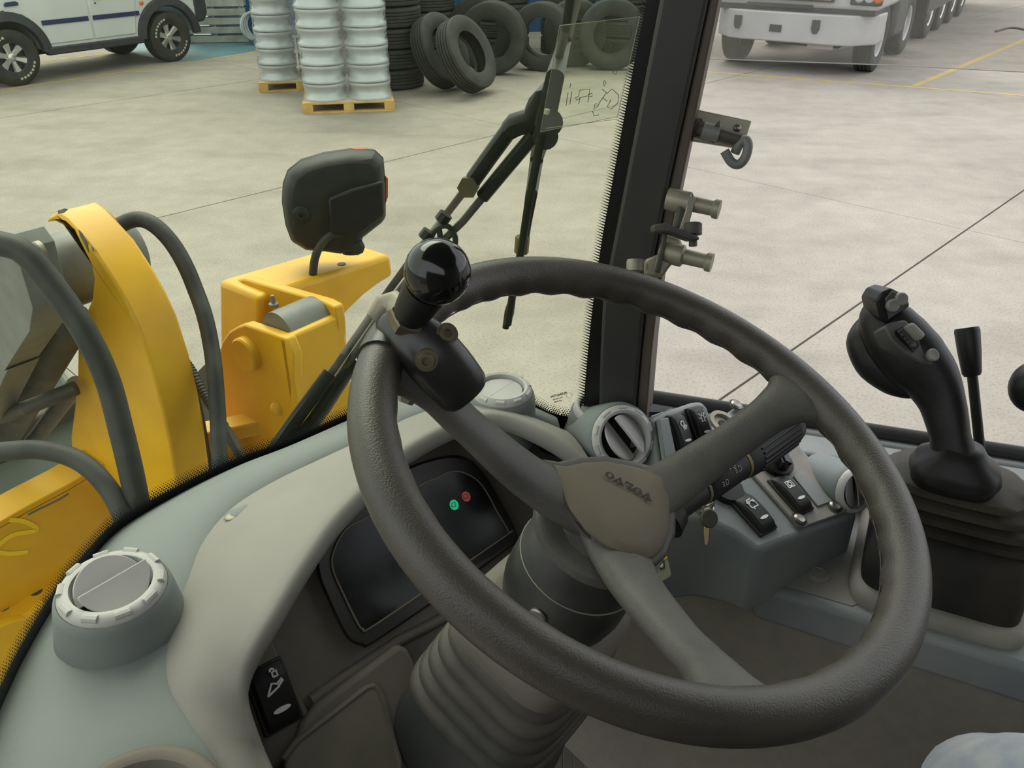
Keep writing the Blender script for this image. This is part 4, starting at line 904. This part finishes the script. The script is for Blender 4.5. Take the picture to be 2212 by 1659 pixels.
obj('bore', MB().lathe([(.005, 0), (.005, .001), (.001, .001)], kb2, SNn, 12), 'black_plastic', kn2)
bn_o = SPx(1565, 1058)
obj('black_boss', MB().lathe([(.02, 0), (.019, .007), (.001, .008)], bn_o, SNn, 24), 'black_plastic', sw)
switch('grey black rocker switch with rear wiper symbol beside the keys', SPx(1593, 1078), SPx(1658, 1150), SNn, .0255, ic_wipe)
switch('black rocker switch with dotted drum symbol on the dusty plate', SPx(1673, 1035, .003), SPx(1738, 1108, .003), SNn, .0245, ic_dots)
# upper switch bank
UPp = D(1470, 935, .96); UN = (-MF * .78 + ZU * .62).normalized()
def UB(x, y, off=0): return PL(x, y, UPp + UN * off, UN)
ub = thing('switch_bank', 'dark panel of upright rocker switches between the vent and the spoke', 'switch panel', UB(1470, 1000))
obj('housing', MB().prism([UB(*p) for p in ((1408, 905), (1440, 888), (1500, 868), (1518, 866), (1530, 880), (1560, 985), (1480, 1030), (1430, 1040))], -UN * .05), 'console', ub, bevel=.006, seg=3)
obj('panel', MB().prism([UB(*p, 0) for p in ((1414, 910), (1430, 905), (1513, 878), (1545, 975), (1460, 1010), (1430, 1020))], UN * .003), 'bezel', ub, bevel=.001)
obj('blank_cover', MB().prism([UB(*p, .003) for p in ((1416, 908), (1436, 904), (1454, 988), (1428, 996))], UN * .006), 'console', ub, bevel=.0015)
obj('rubber_flap', MB().prism([UB(*p, -.03) for p in ((1408, 872), (1452, 880), (1430, 890), (1400, 890))], -UN * .02), 'pillar', ub)
switch('black rocker switch with work lamp symbol on the upright bank', UB(1452, 898, .003), UB(1478, 978, .003), UN, .0225, ic_work)
switch('black rocker switch with beacon symbol, rightmost on the upright bank', UB(1493, 882, .003), UB(1519, 958, .003), UN, .0225, ic_beacon)
# ignition key set
kp = SPx(1510, 1085)
ig = thing('ignition_lock', 'chrome ignition lock with a key inserted below the stalk', 'ignition lock', kp)
kd_ = (SNn + (CAM - kp).normalized() * .5 - RX * .2).normalized()
obj('barrel', MB().lathe([(.0155, -.012), (.0155, .004), (.0135, .007), (.0105, .007), (.009, .010), (.001, .010)], kp, kd_, 24), 'chrome', ig)
kpt = kp + kd_ * .012
def KP(x, y, d): return D(x, y, d)
kdp = (kp - CAM).dot(FW)
obj('key_bow', MB().loft([[D(x, y, kdp - .022 - h) for x, y in ((1520, 1090), (1530, 1075), (1546, 1060), (1549, 1068), (1542, 1086), (1527, 1096))] for h in (0, .003)]), 'chrome', ig, bevel=.0008)
kz = thing('key', 'loose key with round dark bow hanging from the ignition key ring', 'key', D(1526, 1170, kdp - .03))
obj('bow', MB().lathe([(.001, 0), (.0085, .0), (.0095, .001), (.0095, .0025), (.0085, .0035), (.001, .0035)], D(1530, 1120, kdp - .03), (CAM - kp).normalized() + V((.5, 0, 0)), 24), 'dark_steel', kz)
obj('blade', MB().prism([D(x, y, kdp - .028) for x, y in ((1521, 1132), (1532, 1134), (1530, 1165), (1527, 1177), (1521, 1176), (1519, 1150))], -FW * .0018), 'brass', kz, bevel=.0004)
obj('ring', MB().tube([D(1530 + 12 * cos(a), 1095 + 17 * sin(a), kdp - .027 + .004 * cos(a)) for a in [k * PI / 10 for k in range(21)]], .0008, 6), 'chrome', kz)

# ---------------------------------------------------------------- side console with joystick
ZC = 1.66
con = thing('side_console', 'grey side console under the joystick with a rounded front edge', 'console', Zp(1900, 1340, 1.2))
e1, e2 = Zp(1645, 1268, ZC), Zp(2212, 1440, ZC); ed_ = (e2 - e1).normalized(); e3 = e2 + ed_ * .7
en = V((-ed_.y, ed_.x, 0)); en = en if en.y > 0 else -en
b1 = e1 + en * .02; far = .19
obj('top', MB().prism([e1, e3, e3 + en * far, e1 + en * .19 - ed_ * .12, e1 + en * .06 - ed_ * .03], -ZU * .05), 'console', con, bevel=.008, seg=3)
obj('dust_film', MB().prism([p + ZU * .0002 for p in (Zp(1665, 1258, ZC), Zp(1760, 1205, ZC), Zp(1860, 1150, ZC), Zp(1900, 1290, ZC), Zp(1840, 1310, ZC))], ZU * .0008), 'console_dusty', con)
obj('plug', MB().lathe([(.0135, 0), (.0125, .003), (.009, .004), (.0085, .003), (.001, .003)], Zp(1768, 1243, ZC), ZU, 24), 'console_dusty', con)
kw = struct(obj('wall_knee', MB().prism([e1 + en * .012 - ed_ * .7 - ZU * .045, e3 + en * .012 - ZU * .045, e3 + en * .012 - ZU * .75, e1 + en * .012 - ed_ * .7 - ZU * .75], en * .03), 'knee'))
obj('skirt', MB().prism([Zp(x, y, z) for x, y, z in ((1455, 1120, 1.64), (1500, 1115, 1.66), (1640, 1250, 1.66), (1640, 1320, 1.62), (1510, 1290, 1.60), (1440, 1270, 1.60))], en * .03), 'console', con, bevel=.004)
# joystick base box
jb = [Zp(x, y, ZC) for x, y in ((1826, 1282), (2222, 1400))]
jx = (jb[1] - jb[0]).normalized(); jy = V((-jx.y, jx.x, 0)); jy = jy if jy.y > 0 else -jy
jc = (jb[0] + jb[1]) / 2 + jy * .085; jw = (jb[1] - jb[0]).length
joy = thing('joystick', 'black joystick with thumb buttons on a pleated rubber boot', 'joystick', jc)
def ring_(c, wx, wy, z, e=5, n=40, tx=0, ty=0): return circ(V((c.x, c.y, z)) + jx * tx + jy * ty, jx, jy, wx, wy, n, e)
obj('base_flange', MB().loft([ring_(jc, jw / 2 * s_, .10 * s_, z, 7) for s_, z in ((1, ZC), (1.0, ZC + .008), (.95, ZC + .016), (.90, ZC + .017))]), 'console_dusty', joy, ang=60)
obj('base_box', MB().loft([ring_(jc, jw / 2 * a, .10 * b_, z, 7) for a, b_, z in ((.90, .88, ZC + .01), (.89, .87, ZC + .04), (.84, .80, ZC + .07), (.80, .74, ZC + .082), (.70, .64, ZC + .086))]), 'rubber', joy, ang=60)
jt = D(2064, 1010, .80)
bt = V((jc.x, jc.y, ZC + .082)); tpv = D(2066, 1030, .81)
rings = []
steps = 4
for k in range(steps):
    u0 = k / steps; c0 = bt.lerp(tpv, u0); c1_ = bt.lerp(tpv, (k + .75) / steps); c2_ = bt.lerp(tpv, (k + .85) / steps)
    wA = .080 - .040 * u0; wB = .080 - .040 * (k + 1) / steps
    for c_, w_, hh in ((c0, wA * .64, 0), (c0 + ZU * .004, wA * .98, 0), (c0 + ZU * .009, wA, 0), (c1_, wB * 1.02, 0), (c2_, wB * .68, 0)):
        rings.append(circ(c_, jx, jy, w_ * 1.15, w_ * .85, 40, 4))
obj('boot', MB().loft(rings), mat('boot', (.022, .020, .017), (.062, .052, .04), 14, .7, spec=.3, bump=.1, bscale=300), joy, ang=60)
sk = D(2066, 1005, .80)
obj('skirt', MB().loft([circ(sk + ZU * z, jx, jy, a, b_, 36, 2.6) for a, b_, z in ((.030, .024, -.022), (.037, .031, -.018), (.041, .034, -.006), (.037, .030, .004), (.026, .021, .012), (.019, .016, .022))]), 'grip', joy, ang=80)
path = [D(2062, 1000, .80), D(2052, 940, .80), D(2035, 870, .805), D(2008, 815, .81), D(1972, 775, .815), D(1935, 730, .82), D(1912, 690, .825), D(1905, 660, .83)]
up_j = (-FW * .55 + RX * .8).normalized()
gp = catmull(path, 30)
obj('grip', MB().tube(gp, lerp_list([.021, .018, .021, .027, .032, .031, .026, .017], 30), 28, ry=lerp_list([.0215, .0195, .022, .026, .029, .028, .025, .017], 30), up=(CAM - D(1950, 740, .8)).normalized(), e=2.4), 'grip', joy, ang=80)
obj('palm_rest', MB().tube(catmull([D(1884, 690, .84), D(1868, 735, .84), D(1890, 785, .835), D(1935, 825, .825), D(1975, 850, .815)], 20), lerp_list([.010, .018, .019, .015, .006], 20), 18), 'grip', joy, ang=80)
fpn = ((CAM - D(1960, 740, .8)).normalized() * .75 + RX * .45 + ZU * .25).normalized(); fpo = D(1960, 745, .785)
def JF(x, y, off=0): return PL(x, y, fpo + fpn * off, fpn)
face = [(1912, 705), (1925, 695), (1955, 690), (1975, 706), (2000, 730), (2018, 755), (2028, 778), (2030, 790), (2018, 792), (1985, 782), (1955, 763), (1925, 735)]
obj('face_plate', MB().prism([JF(*p) for p in face], -fpn * .022), mat('grip_face', (.05, .05, .048), (.07, .068, .062), 30, .5), joy, bevel=.002)
hfn = ((CAM - D(1935, 655, .8)).normalized() * .8 + RX * .35 - ZU * .1).normalized(); hfo = D(1935, 655, .79)
def JH(x, y, off=0): return PL(x, y, hfo + hfn * off, hfn)
obj('head', MB().prism([JH(*p) for p in ((1893, 650), (1905, 630), (1925, 622), (1945, 632), (1965, 652), (1966, 662), (1940, 680), (1916, 700), (1902, 690))], -hfn * .035), 'grip', joy, bevel=.006, seg=3)
obj('head_plate', MB().prism([JH(*p, .0) for p in ((1910, 645), (1925, 628), (1940, 634), (1962, 655), (1945, 672), (1918, 690))], hfn * .002), 'grip_face', joy, bevel=.001)
mat('button', (.2, .195, .175), None, 5, .5)
for x, y in ((1926, 659), (1944, 645)):
    obj('button', MB().lathe([(.0062, 0), (.0062, .004), (.005, .005), (.001, .0042)], JH(x, y, .001), hfn, 20), 'button', joy)
obj('button', MB().lathe([(.0062, 0), (.0062, .003), (.005, .004), (.001, .0035)], JF(2012, 768, 0), fpn, 20), 'button', joy)
obj('rocker_bed', MB().prism([JF(*p) for p in ((1932, 715), (1950, 706), (1985, 744), (1982, 752), (1972, 762), (1935, 726))], fpn * .001), 'black_plastic', joy)
th = obj('thumb_roller', MB().prism([JF(*p, 0) for p in ((1935, 716), (1945, 710), (1976, 746), (1968, 756))], fpn * .004), 'grip_face', joy, bevel=.001)
obj('thumb_tab', MB().prism([JF(*p, .002) for p in ((1945, 708), (1962, 700), (1990, 728), (1976, 742))], fpn * .009), 'button', joy, bevel=.003, seg=3)
for i in range(5): obj('roller_ridge', MB().tube([JF(1940 + i * 7, 722 + i * 8, .004), JF(1947 + i * 7, 717 + i * 8, .004)], .0006, 6), 'black_plastic', th)
# second lever and knob at the edge
l2 = thing('control_lever', 'thin black lever with a cylindrical knob behind the joystick', 'lever', D(2118, 990, .92))
obj('rod', MB().tube([D(2122, 1060, .93), D(2116, 960, .92), D(2098, 790, .91)], .0055, 14), 'grip', l2)
obj('knob', MB().tube([D(2100, 812, .9), D(2099, 806, .9), D(2094, 760, .9), D(2089, 715, .9), D(2088, 708, .9)], [.008, .0098, .0118, .0128, .0118], 20), 'grip', l2)
l3 = thing('ball_lever', 'round black lever knob just entering the right edge of the picture', 'lever', D(2245, 1180, .82))
obj('knob', MB().ball(D(2236, 836, .76), .0215, 24, sq=1.15), 'grip', l3); obj('rod', MB().tube([D(2236, 880, .77), D(2240, 1100, .80), D(2245, 1240, .82)], .006, 12), 'grip', l3)

# ---------------------------------------------------------------- steering column
colm = thing('steering_column', 'dusty black steering column with rubber bellows', 'steering column', WC - WN * .55)
cx1, cy1, _ = basis(WN, MR)
def cr_(s, rx, ry=None, e=2.0, n=48, dx=0, dy=0): return circ(WC - WN * s + cx1 * dx + cy1 * dy, cx1, cy1, rx, ry or rx, n, e)
obj('collar', MB().loft([cr_(.090, .040), cr_(.100, .047), cr_(.128, .0485), cr_(.130, .0495), cr_(.165, .0505), cr_(.180, .048), cr_(.205, .040)]), mat('collar_black', (.013, .014, .015), (.035, .036, .034), 25, .45), colm)
obj('collar_seam', MB().tube(cr_(.1285, .0490) + cr_(.1285, .0490)[:1], .0007, 6), mat('seam', (.2, .19, .15), None, 5, .6), colm)
obj('top_flange', MB().loft([cr_(.082, .046), cr_(.086, .051), cr_(.094, .0505), cr_(.098, .045)]), 'spoke', colm)
# screw on the collar facing the driver's left
ray_s = ray(1163, 1306); best = None
sdv = None
for k in range(400):
    a = 2 * PI * k / 400; p = WC - WN * .152 + (cx1 * cos(a) + cy1 * sin(a)) * .0505; q = p - CAM
    x = CX + FPX * q.dot(RX) / q.dot(FW); d_ = abs(x - 1163) + (0 if (cx1 * cos(a) + cy1 * sin(a)).dot(CAM - p) > 0 else 1e3)
    if best is None or d_ < best[0]: best = (d_, p, cx1 * cos(a) + cy1 * sin(a))
obj('collar_screw', MB().lathe([(.0075, -.001), (.0075, .001), (.0062, .002), (.001, .0015)], best[1], best[2], 20), 'screw', colm)
obj('housing', MB().loft([cr_(.19, .052, .046, 3), cr_(.20, .066, .058, 3.5), cr_(.225, .070, .060, 4), cr_(.235, .062, .055, 4)]), 'panel', colm, ang=60)
rings = []
for k in range(5):
    s_ = .232 + k * .021; g = 1 + k * .045
    for ds, q in ((0, .90), (.003, .98), (.008, 1.0), (.014, 1.0), (.018, .97), (.020, .90)): rings.append(cr_(s_ + ds, .066 * g * q, .062 * g * q, 4, 56))
rings.append(cr_(.345, .066, .066, 3.5, 56))
obj('bellows', MB().loft(rings), mat('bellows', (.032, .030, .026), (.075, .066, .053), 16, .65, bump=.1, bscale=300), colm, ang=50)
obj('lower_shroud', MB().loft([cr_(.335, .066, .066, 3.5), cr_(.42, .075, .078, 3.5), cr_(.60, .08, .09, 3.5)]), mat('shroud', (.028, .032, .033), (.05, .053, .052), 12, .6), colm, ang=60)
# floor mat stripes / pedal
pd = thing('pedal', 'dusty ribbed rubber pedal below the steering wheel', 'pedal', D(1250, 1640, 1.22))
for i in range(7): obj('tread_rib', MB().box(D(1205 + i * 22, 1628 + i * 10, 1.2), .016, .11, .008, RX, UP), 'panel', pd, bevel=.002)
obj('pad', MB().box(D(1270, 1660, 1.21), .16, .12, .014, RX, UP), 'rubber', pd, bevel=.003)
# yellow label card on the column's right
kl = D(1440, 1215, .80); kln = ((CAM - kl).normalized() + V((-.1, 0, .2))).normalized()
def KL(x, y, off=0): return PL(x, y, kl + kln * off, kln)
kc = thing('label_card', 'yellow grey label card with white pictograms behind the wheel hub', 'label', KL(1430, 1260))
obj('card', MB().prism([KL(*p) for p in ((1390, 1160), (1430, 1160), (1450, 1240), (1448, 1246), (1418, 1265), (1380, 1270))], -kln * .004), 'grey_label', kc, bevel=.0008)
obj('yellow_field', MB().prism([KL(*p) for p in ((1392, 1162), (1431, 1160), (1442, 1205), (1408, 1226), (1388, 1200))], kln * .0004), 'yellow_label', kc)
for x, y in ((1429, 1221), (1412, 1232)):
    f_ = obj('pictogram_field', MB().prism([KL(x + a, y + b, .0004) for a, b in ((-6, -6), (5, -11), (7, 5), (-4, 10))], kln * .0004), 'bezel', kc)
    sy = MB()
    if x > 1420:
        for k in range(3): a = k * PI / 3 + .3; ribbon(sy, [KL(x + 5 * cos(a), y + 6 * sin(a), .001), KL(x - 5 * cos(a), y - 6 * sin(a), .001)], .0008, kln, .0002)
    else: ribbon(sy, [KL(x + 3 * cos(a), y + 6 * sin(a), .001) for a in [k * PI / 6 for k in range(13)]], .0008, kln, .0002)
    obj('symbol', sy, 'icon', f_)
# stalk
stk_d = .70
A_, B_ = D(1456, 1095, .665), D(1716, 916, .79)
stl = thing('indicator_stalk', 'black control stalk with light symbols and grooved twist grip under the spoke', 'stalk', A_)
sx = (B_ - A_).normalized()
def S_(u): return A_.lerp(B_, u)
obj('neck', MB().tube([S_(-.1), S_(0), S_(.08), S_(.17)], [.010, .0125, .0125, .0125], 20), 'black_plastic', stl)
obj('neck_ring', MB().tube([S_(.17), S_(.185)], .0135, 20), mat('olive', (.13, .12, .06), None, 5, .6), stl)
bar = obj('barrel', MB().tube([S_(.185), S_(.20), S_(.47)], [.0125, .0145, .0150], 24), 'black_plastic', stl)
obj('barrel_ring', MB().tube([S_(.47), S_(.49)], .0155, 24), mat('amber', (.16, .10, .02), None, 5, .5), stl)
gr_ = obj('twist_grip', MB().tube([S_(.49), S_(.52), S_(.60), S_(.90), S_(.97), S_(1.0)], [.0155, .017, .018, .0175, .015, .008], 28), 'black_plastic', stl)
sxx, syy, _ = basis(sx, (CAM - S_(.7)))
for k in range(12):
    a = -1.4 + k * .25; d_ = sxx * cos(a) + syy * sin(a); obj('grip_rib', MB().tube([S_(.57) + d_ * .0175, S_(.90) + d_ * .0172], .0012, 6), 'grip', gr_)
vd = (CAM - S_(.33)).normalized(); nb = (vd - sx * vd.dot(sx)).normalized(); sb_ = sx.cross(nb)
def SB(u, v):                                # around the barrel: u along, v radians
    return S_(u) + (nb * cos(v) + sb_ * sin(v)) * .0152
mk = MB(); 
sgn = 1 if sb_.dot(UP) > 0 else -1
mk.add([SB(.26, .75 * sgn), SB(.30, .45 * sgn), SB(.32, .85 * sgn)], [[0, 1, 2]]); obj('triangle_mark', mk, mat('pale_mark', (.35, .45, .45), None, 5, .6), bar, smooth=False)
mk = MB()
for (u0, v0, m_) in ((.35, .1, 1), (.38, -.3, .8), (.27, -.55, .8)):
    v0 *= sgn
    arcp = [SB(u0 + .022 * m_ * cos(a), v0 + .2 * m_ * sin(a)) for a in [-PI / 2 + k * PI / 8 for k in range(9)]]
    ribbon(mk, arcp + [arcp[0]], .0007, nb, .0003)
    for j in range(3): ribbon(mk, [SB(u0 - .012, v0 + (-.15 + j * .14) * m_), SB(u0 - .035 * m_, v0 + (-.18 + j * .14) * m_)], .0006, nb, .0003)
for j, (u0, v0) in enumerate(((.54, .5), (.57, .5), (.59, .5))): ribbon(mk, [S_(u0) + (nb * cos(.35) + sb_ * sgn * sin(.35)) * .0185, S_(u0 + .012) + (nb * cos(.5) + sb_ * sgn * sin(.5)) * .0185], .0007, nb, .0003)
obj('symbols', mk, 'button', bar)
obj('white_tab', MB().prism([D(x, y, .66) for x, y in ((1448, 1112), (1462, 1125), (1444, 1142))], -FW * .004), mat('tab', (.3, .3, .29), None, 5, .6), stl)
obj('stalk_boot', MB().tube([D(1430, 1120, .66), D(1452, 1098, .665)], [.02, .016], 16), 'black_plastic', stl)

# ---------------------------------------------------------------- steering wheel
def WPt(x, y, s=0): return PL(x, y, WC - WN * s, WN)
whl = thing('steering_wheel', 'dark brown three-spoke steering wheel with embossed hub', 'steering wheel', WC)
RW, RT = .185, .0150
rings = []; NP = 220
for i in range(NP):
    a = 2 * PI * i / NP; d = cx1 * cos(a) + cy1 * sin(a); c_ = WC + d * RW; row = []
    for k in range(28):
        b_ = 2 * PI * k / 28; r_ = RT; inn = max(0, -cos(b_))
        low_ = max(0, -sin(b_) * .6 - cos(b_) * .8)
        r_ += .0011 * math.sin(a * 38) * low_ ** 2
        row.append(c_ + (d * cos(b_) + WN * sin(b_)) * r_)
    rings.append(row)
rings.append(rings[0]); obj('rim', MB().loft(rings, cap=False), 'rim_leather', whl, ang=80)
sm = []
for i in range(NP):
    a = 2 * PI * i / NP; d = cx1 * cos(a) + cy1 * sin(a); b_ = R(205); sm.append(WC + d * RW + (d * cos(b_) + WN * sin(b_)) * (RT + .0001))
obj('seam', MB().tube(sm + sm[:1], .0005, 5, cap=False), mat('wheel_seam', (.05, .042, .032), None, 5, .6), whl)
HS = .072
hubc = WC - WN * HS
# spokes: from hub to rim
for tgt, inn in (((905, 800), (1200, 1050)), ((1700, 862), (1440, 1050)), ((1575, 1495), (1370, 1210))):
    rp = WPt(*tgt, .004); d = (rp - WC); d -= WN * d.dot(WN); d.normalize(); e_ = WC + d * (RW - .006) - WN * .004
    hp_ = WPt(*inn, HS); hd_ = hp_ - hubc; h0 = hubc + d * .028
    p1 = hubc + d * .055 + WN * .004; p2 = WC + d * .115 - WN * .038; p3 = WC + d * .145 - WN * .019; p4 = WC + d * .164 - WN * .009
    P = catmull([hubc - d * .01 - WN * .006, p1, p2, p3, p4, e_, e_ + d * .005], 36)
    obj('spoke', MB().tube(P, lerp_list([.030, .020, .0155, .0158, .0205, .034, .05], 36), 22, ry=lerp_list([.013, .011, .0095, .0098, .0108, .012, .0125], 36), up=WN, e=2.3), 'spoke', whl, ang=80)
hub_out = [(1193, 1003), (1222, 1008), (1260, 1000), (1310, 997), (1360, 1006), (1400, 1016), (1430, 1014), (1458, 1012), (1452, 1050), (1447, 1095), (1446, 1145), (1432, 1185), (1412, 1205), (1396, 1211), (1360, 1207), (1310, 1183), (1265, 1148), (1228, 1098), (1203, 1045)]
cpx = (sum(p[0] for p in hub_out) / len(hub_out), sum(p[1] for p in hub_out) / len(hub_out))
def hubring(sc_, s): return [WPt(cpx[0] + (x - cpx[0]) * sc_, cpx[1] + (y - cpx[1]) * sc_, s) for x, y in hub_out]
PS = .060
obj('hub_pad', MB().loft([hubring(1.0, PS + .016), hubring(1.0, PS + .005), hubring(.985, PS + .002), hubring(.94, PS), hubring(.7, PS - .003), hubring(.3, PS - .004)]), 'hub_pad', whl, ang=60)
hb = hubring(1.10, PS + .010); hb2 = hubring(1.13, PS + .018)
cap = cr_(.092, .044, n=len(hub_out)); 
def near_ring(ring, s, r):
    out = []
    for p in ring:
        d = p - (WC - WN * s); d -= WN * d.dot(WN); d.normalize(); out.append(WC - WN * s + d * r)
    return out
obj('hub_body', MB().loft([hubring(.98, PS + .008), hubring(1.06, PS + .008), hb, hb2, near_ring(hb2, .086, .047), near_ring(hb2, .096, .044)]), 'spoke', whl, ang=60)
# lettering: slab letters, reading upside down from here
lx = (WPt(1302, 1031, PS) - WPt(1402, 1087, PS)); ly = (WPt(1345, 1072, PS) - WPt(1358, 1052, PS))
Lw = lx.length; lx.normalize(); ly = (ly - lx * ly.dot(lx)).normalized()
O_ = (WPt(1302, 1031, PS) + WPt(1402, 1087, PS)) / 2; ln = lx.cross(ly); ln = ln if ln.dot(WN) > 0 else -ln
lm = MB(); lh = Lw * .165; cw = Lw / 5
def LPt(u, v): return O_ + lx * u + ly * v + ln * .0050
def lpoly(c0, pts): lm.prism([LPt(c0 + a * cw, b * lh) for a, b in pts], ln * .0006)
for k, chh in enumerate('VOLVO'):
    c0 = (k - 2) * cw
    if chh == 'O':
        n_ = 24; oo = [(.46 * cos(2 * PI * i / n_), .55 * sin(2 * PI * i / n_)) for i in range(n_)]; ii = [(.2 * cos(2 * PI * i / n_), .34 * sin(2 * PI * i / n_)) for i in range(n_)]
        lm.loft([[LPt(c0 + a * cw, b * lh) for a, b in oo], [LPt(c0 + a * cw, b * lh) for a, b in ii]], cap=False)
    elif chh == 'V':
        lpoly(c0, ((-.52, .5), (-.08, .5), (-.08, .36), (-.16, .36), (.06, -.12), (.2, .36), (.10, .36), (.10, .5), (.50, .5), (.50, .36), (.40, .36), (.06, -.5), (-.06, -.5), (-.42, .36), (-.52, .36)))
    else:
        lpoly(c0, ((-.42, .5), (.06, .5), (.06, .34), (-.06, .34), (-.06, -.3), (.22, -.3), (.22, -.1), (.42, -.1), (.42, -.5), (-.42, -.5), (-.42, -.34), (-.3, -.34), (-.3, .34), (-.42, .34)))
obj('lettering', lm, 'letters', whl, smooth=False)
# spinner knob clamped on the rim
kbd = 0
kq = WPt(858, 748, -.004)
rd_ = (kq - WC); rd_ -= WN * rd_.dot(WN); rd_.normalize(); kr = WC + rd_ * RW; tn = WN.cross(rd_).normalized()
spn = thing('spinner_knob', 'glossy black ball spinner knob clamped on the steering wheel rim', 'steering knob', kr)
bdd = (kr - CAM).dot(FW); base = D(880, 690, bdd - .022); kb = D(945, 587, bdd - .062); kbr = 73 * (bdd - .062) / FPX; print('BDD', bdd)
ax_ = (kb - base).normalized()
obj('ball', MB().ball(kb, kbr, 40, ax_), 'black_gloss', spn, ang=80)
obj('neck', MB().tube([base + ax_ * .006, base + ax_ * .012, base + (kb - base) * .5, kb - ax_ * .015], [.0112, .0122, .0135, .0145], 28), 'black_plastic', spn)
obj('hex_nut', MB().lathe([(.0125, -.004), (.0135, -.002), (.0135, .005), (.0125, .0065)], base, ax_, 6), mat('old_brass', (.14, .115, .075), (.2, .17, .11), 60, .4, metal=.6), spn, smooth=False)
bd = (kr - CAM).dot(FW)
A1, A2, A3, A4 = D(830, 700, bd - .004), D(885, 722, bd - .014), D(945, 780, bd - .012), D(1003, 846, bd + .002)
cp = catmull([A1, A2, A3, A4, A4 + (A4 - A3) * .12], 26)
obj('clamp_body', MB().tube(cp, lerp_list([.008, .0125, .0175, .020, .0198, .0185, .0145, .003], 26), 28, ry=lerp_list([.007, .010, .0145, .0155, .0145, .013, .010, .003], 26), up=(CAM - kr).normalized(), e=2.4), mat('clamp', (.012, .013, .013), (.02, .019, .018), 30, .32), spn, ang=80)
obj('clamp_band', MB().tube([WC + (rd_ * cos(a) + tn * sin(a)) * RW for a in [-.13 + .03 * k for k in range(8)]], .0168, 24), MATS['clamp'], spn)
vdc = (CAM - A3).normalized()
for x, y, dx in ((921, 779, 0), (966, 721, 1)):
    p = D(x, y, bd - .0295 + .006 * dx); nn = (vdc + (RX * .35 + UP * .2 if dx else -RX * .1 - UP * .35)).normalized()
    obj('screw', MB().lathe([(.0075, -.004), (.0072, .0005), (.0055, .0005), (.005, .002), (.0028, .002), (.0025, .0002), (.001, .0002)], p, nn, 20), mat('old_brass', (.14, .115, .075), (.2, .17, .11), 60, .4, metal=.6), spn)
obj('lower_nut', MB().lathe([(.007, 0), (.007, .012), (.005, .016)], D(893, 822, bd + .004), -UP * .8 - RX * .3, 6), 'zinc', spn, smooth=False)
obj('band_tail', MB().tube([D(808, 690, bd), D(830, 660, bd + .002), D(848, 655, bd - .002), D(862, 668, bd - .014)], [.006, .008, .009, .008], 14, ry=.004, up=(CAM - kr).normalized()), 'zinc', spn)

# ---------------------------------------------------------------- driver's knee in denim
kn_d = .62
leg = [D(2420, 1860, .60), D(2300, 1790, .62), D(2180, 1740, .66), D(2110, 1735, .70), D(2120, 1880, .74), D(2120, 2080, .80)]
tag(obj('person', MB().tube(catmull(leg, 30), lerp_list([.075, .066, .054, .046, .048, .05], 30), 24), 'denim', origin=leg[3], ang=80), 'person sitting at the wheel, only a knee in faded denim showing at the lower right', 'person')
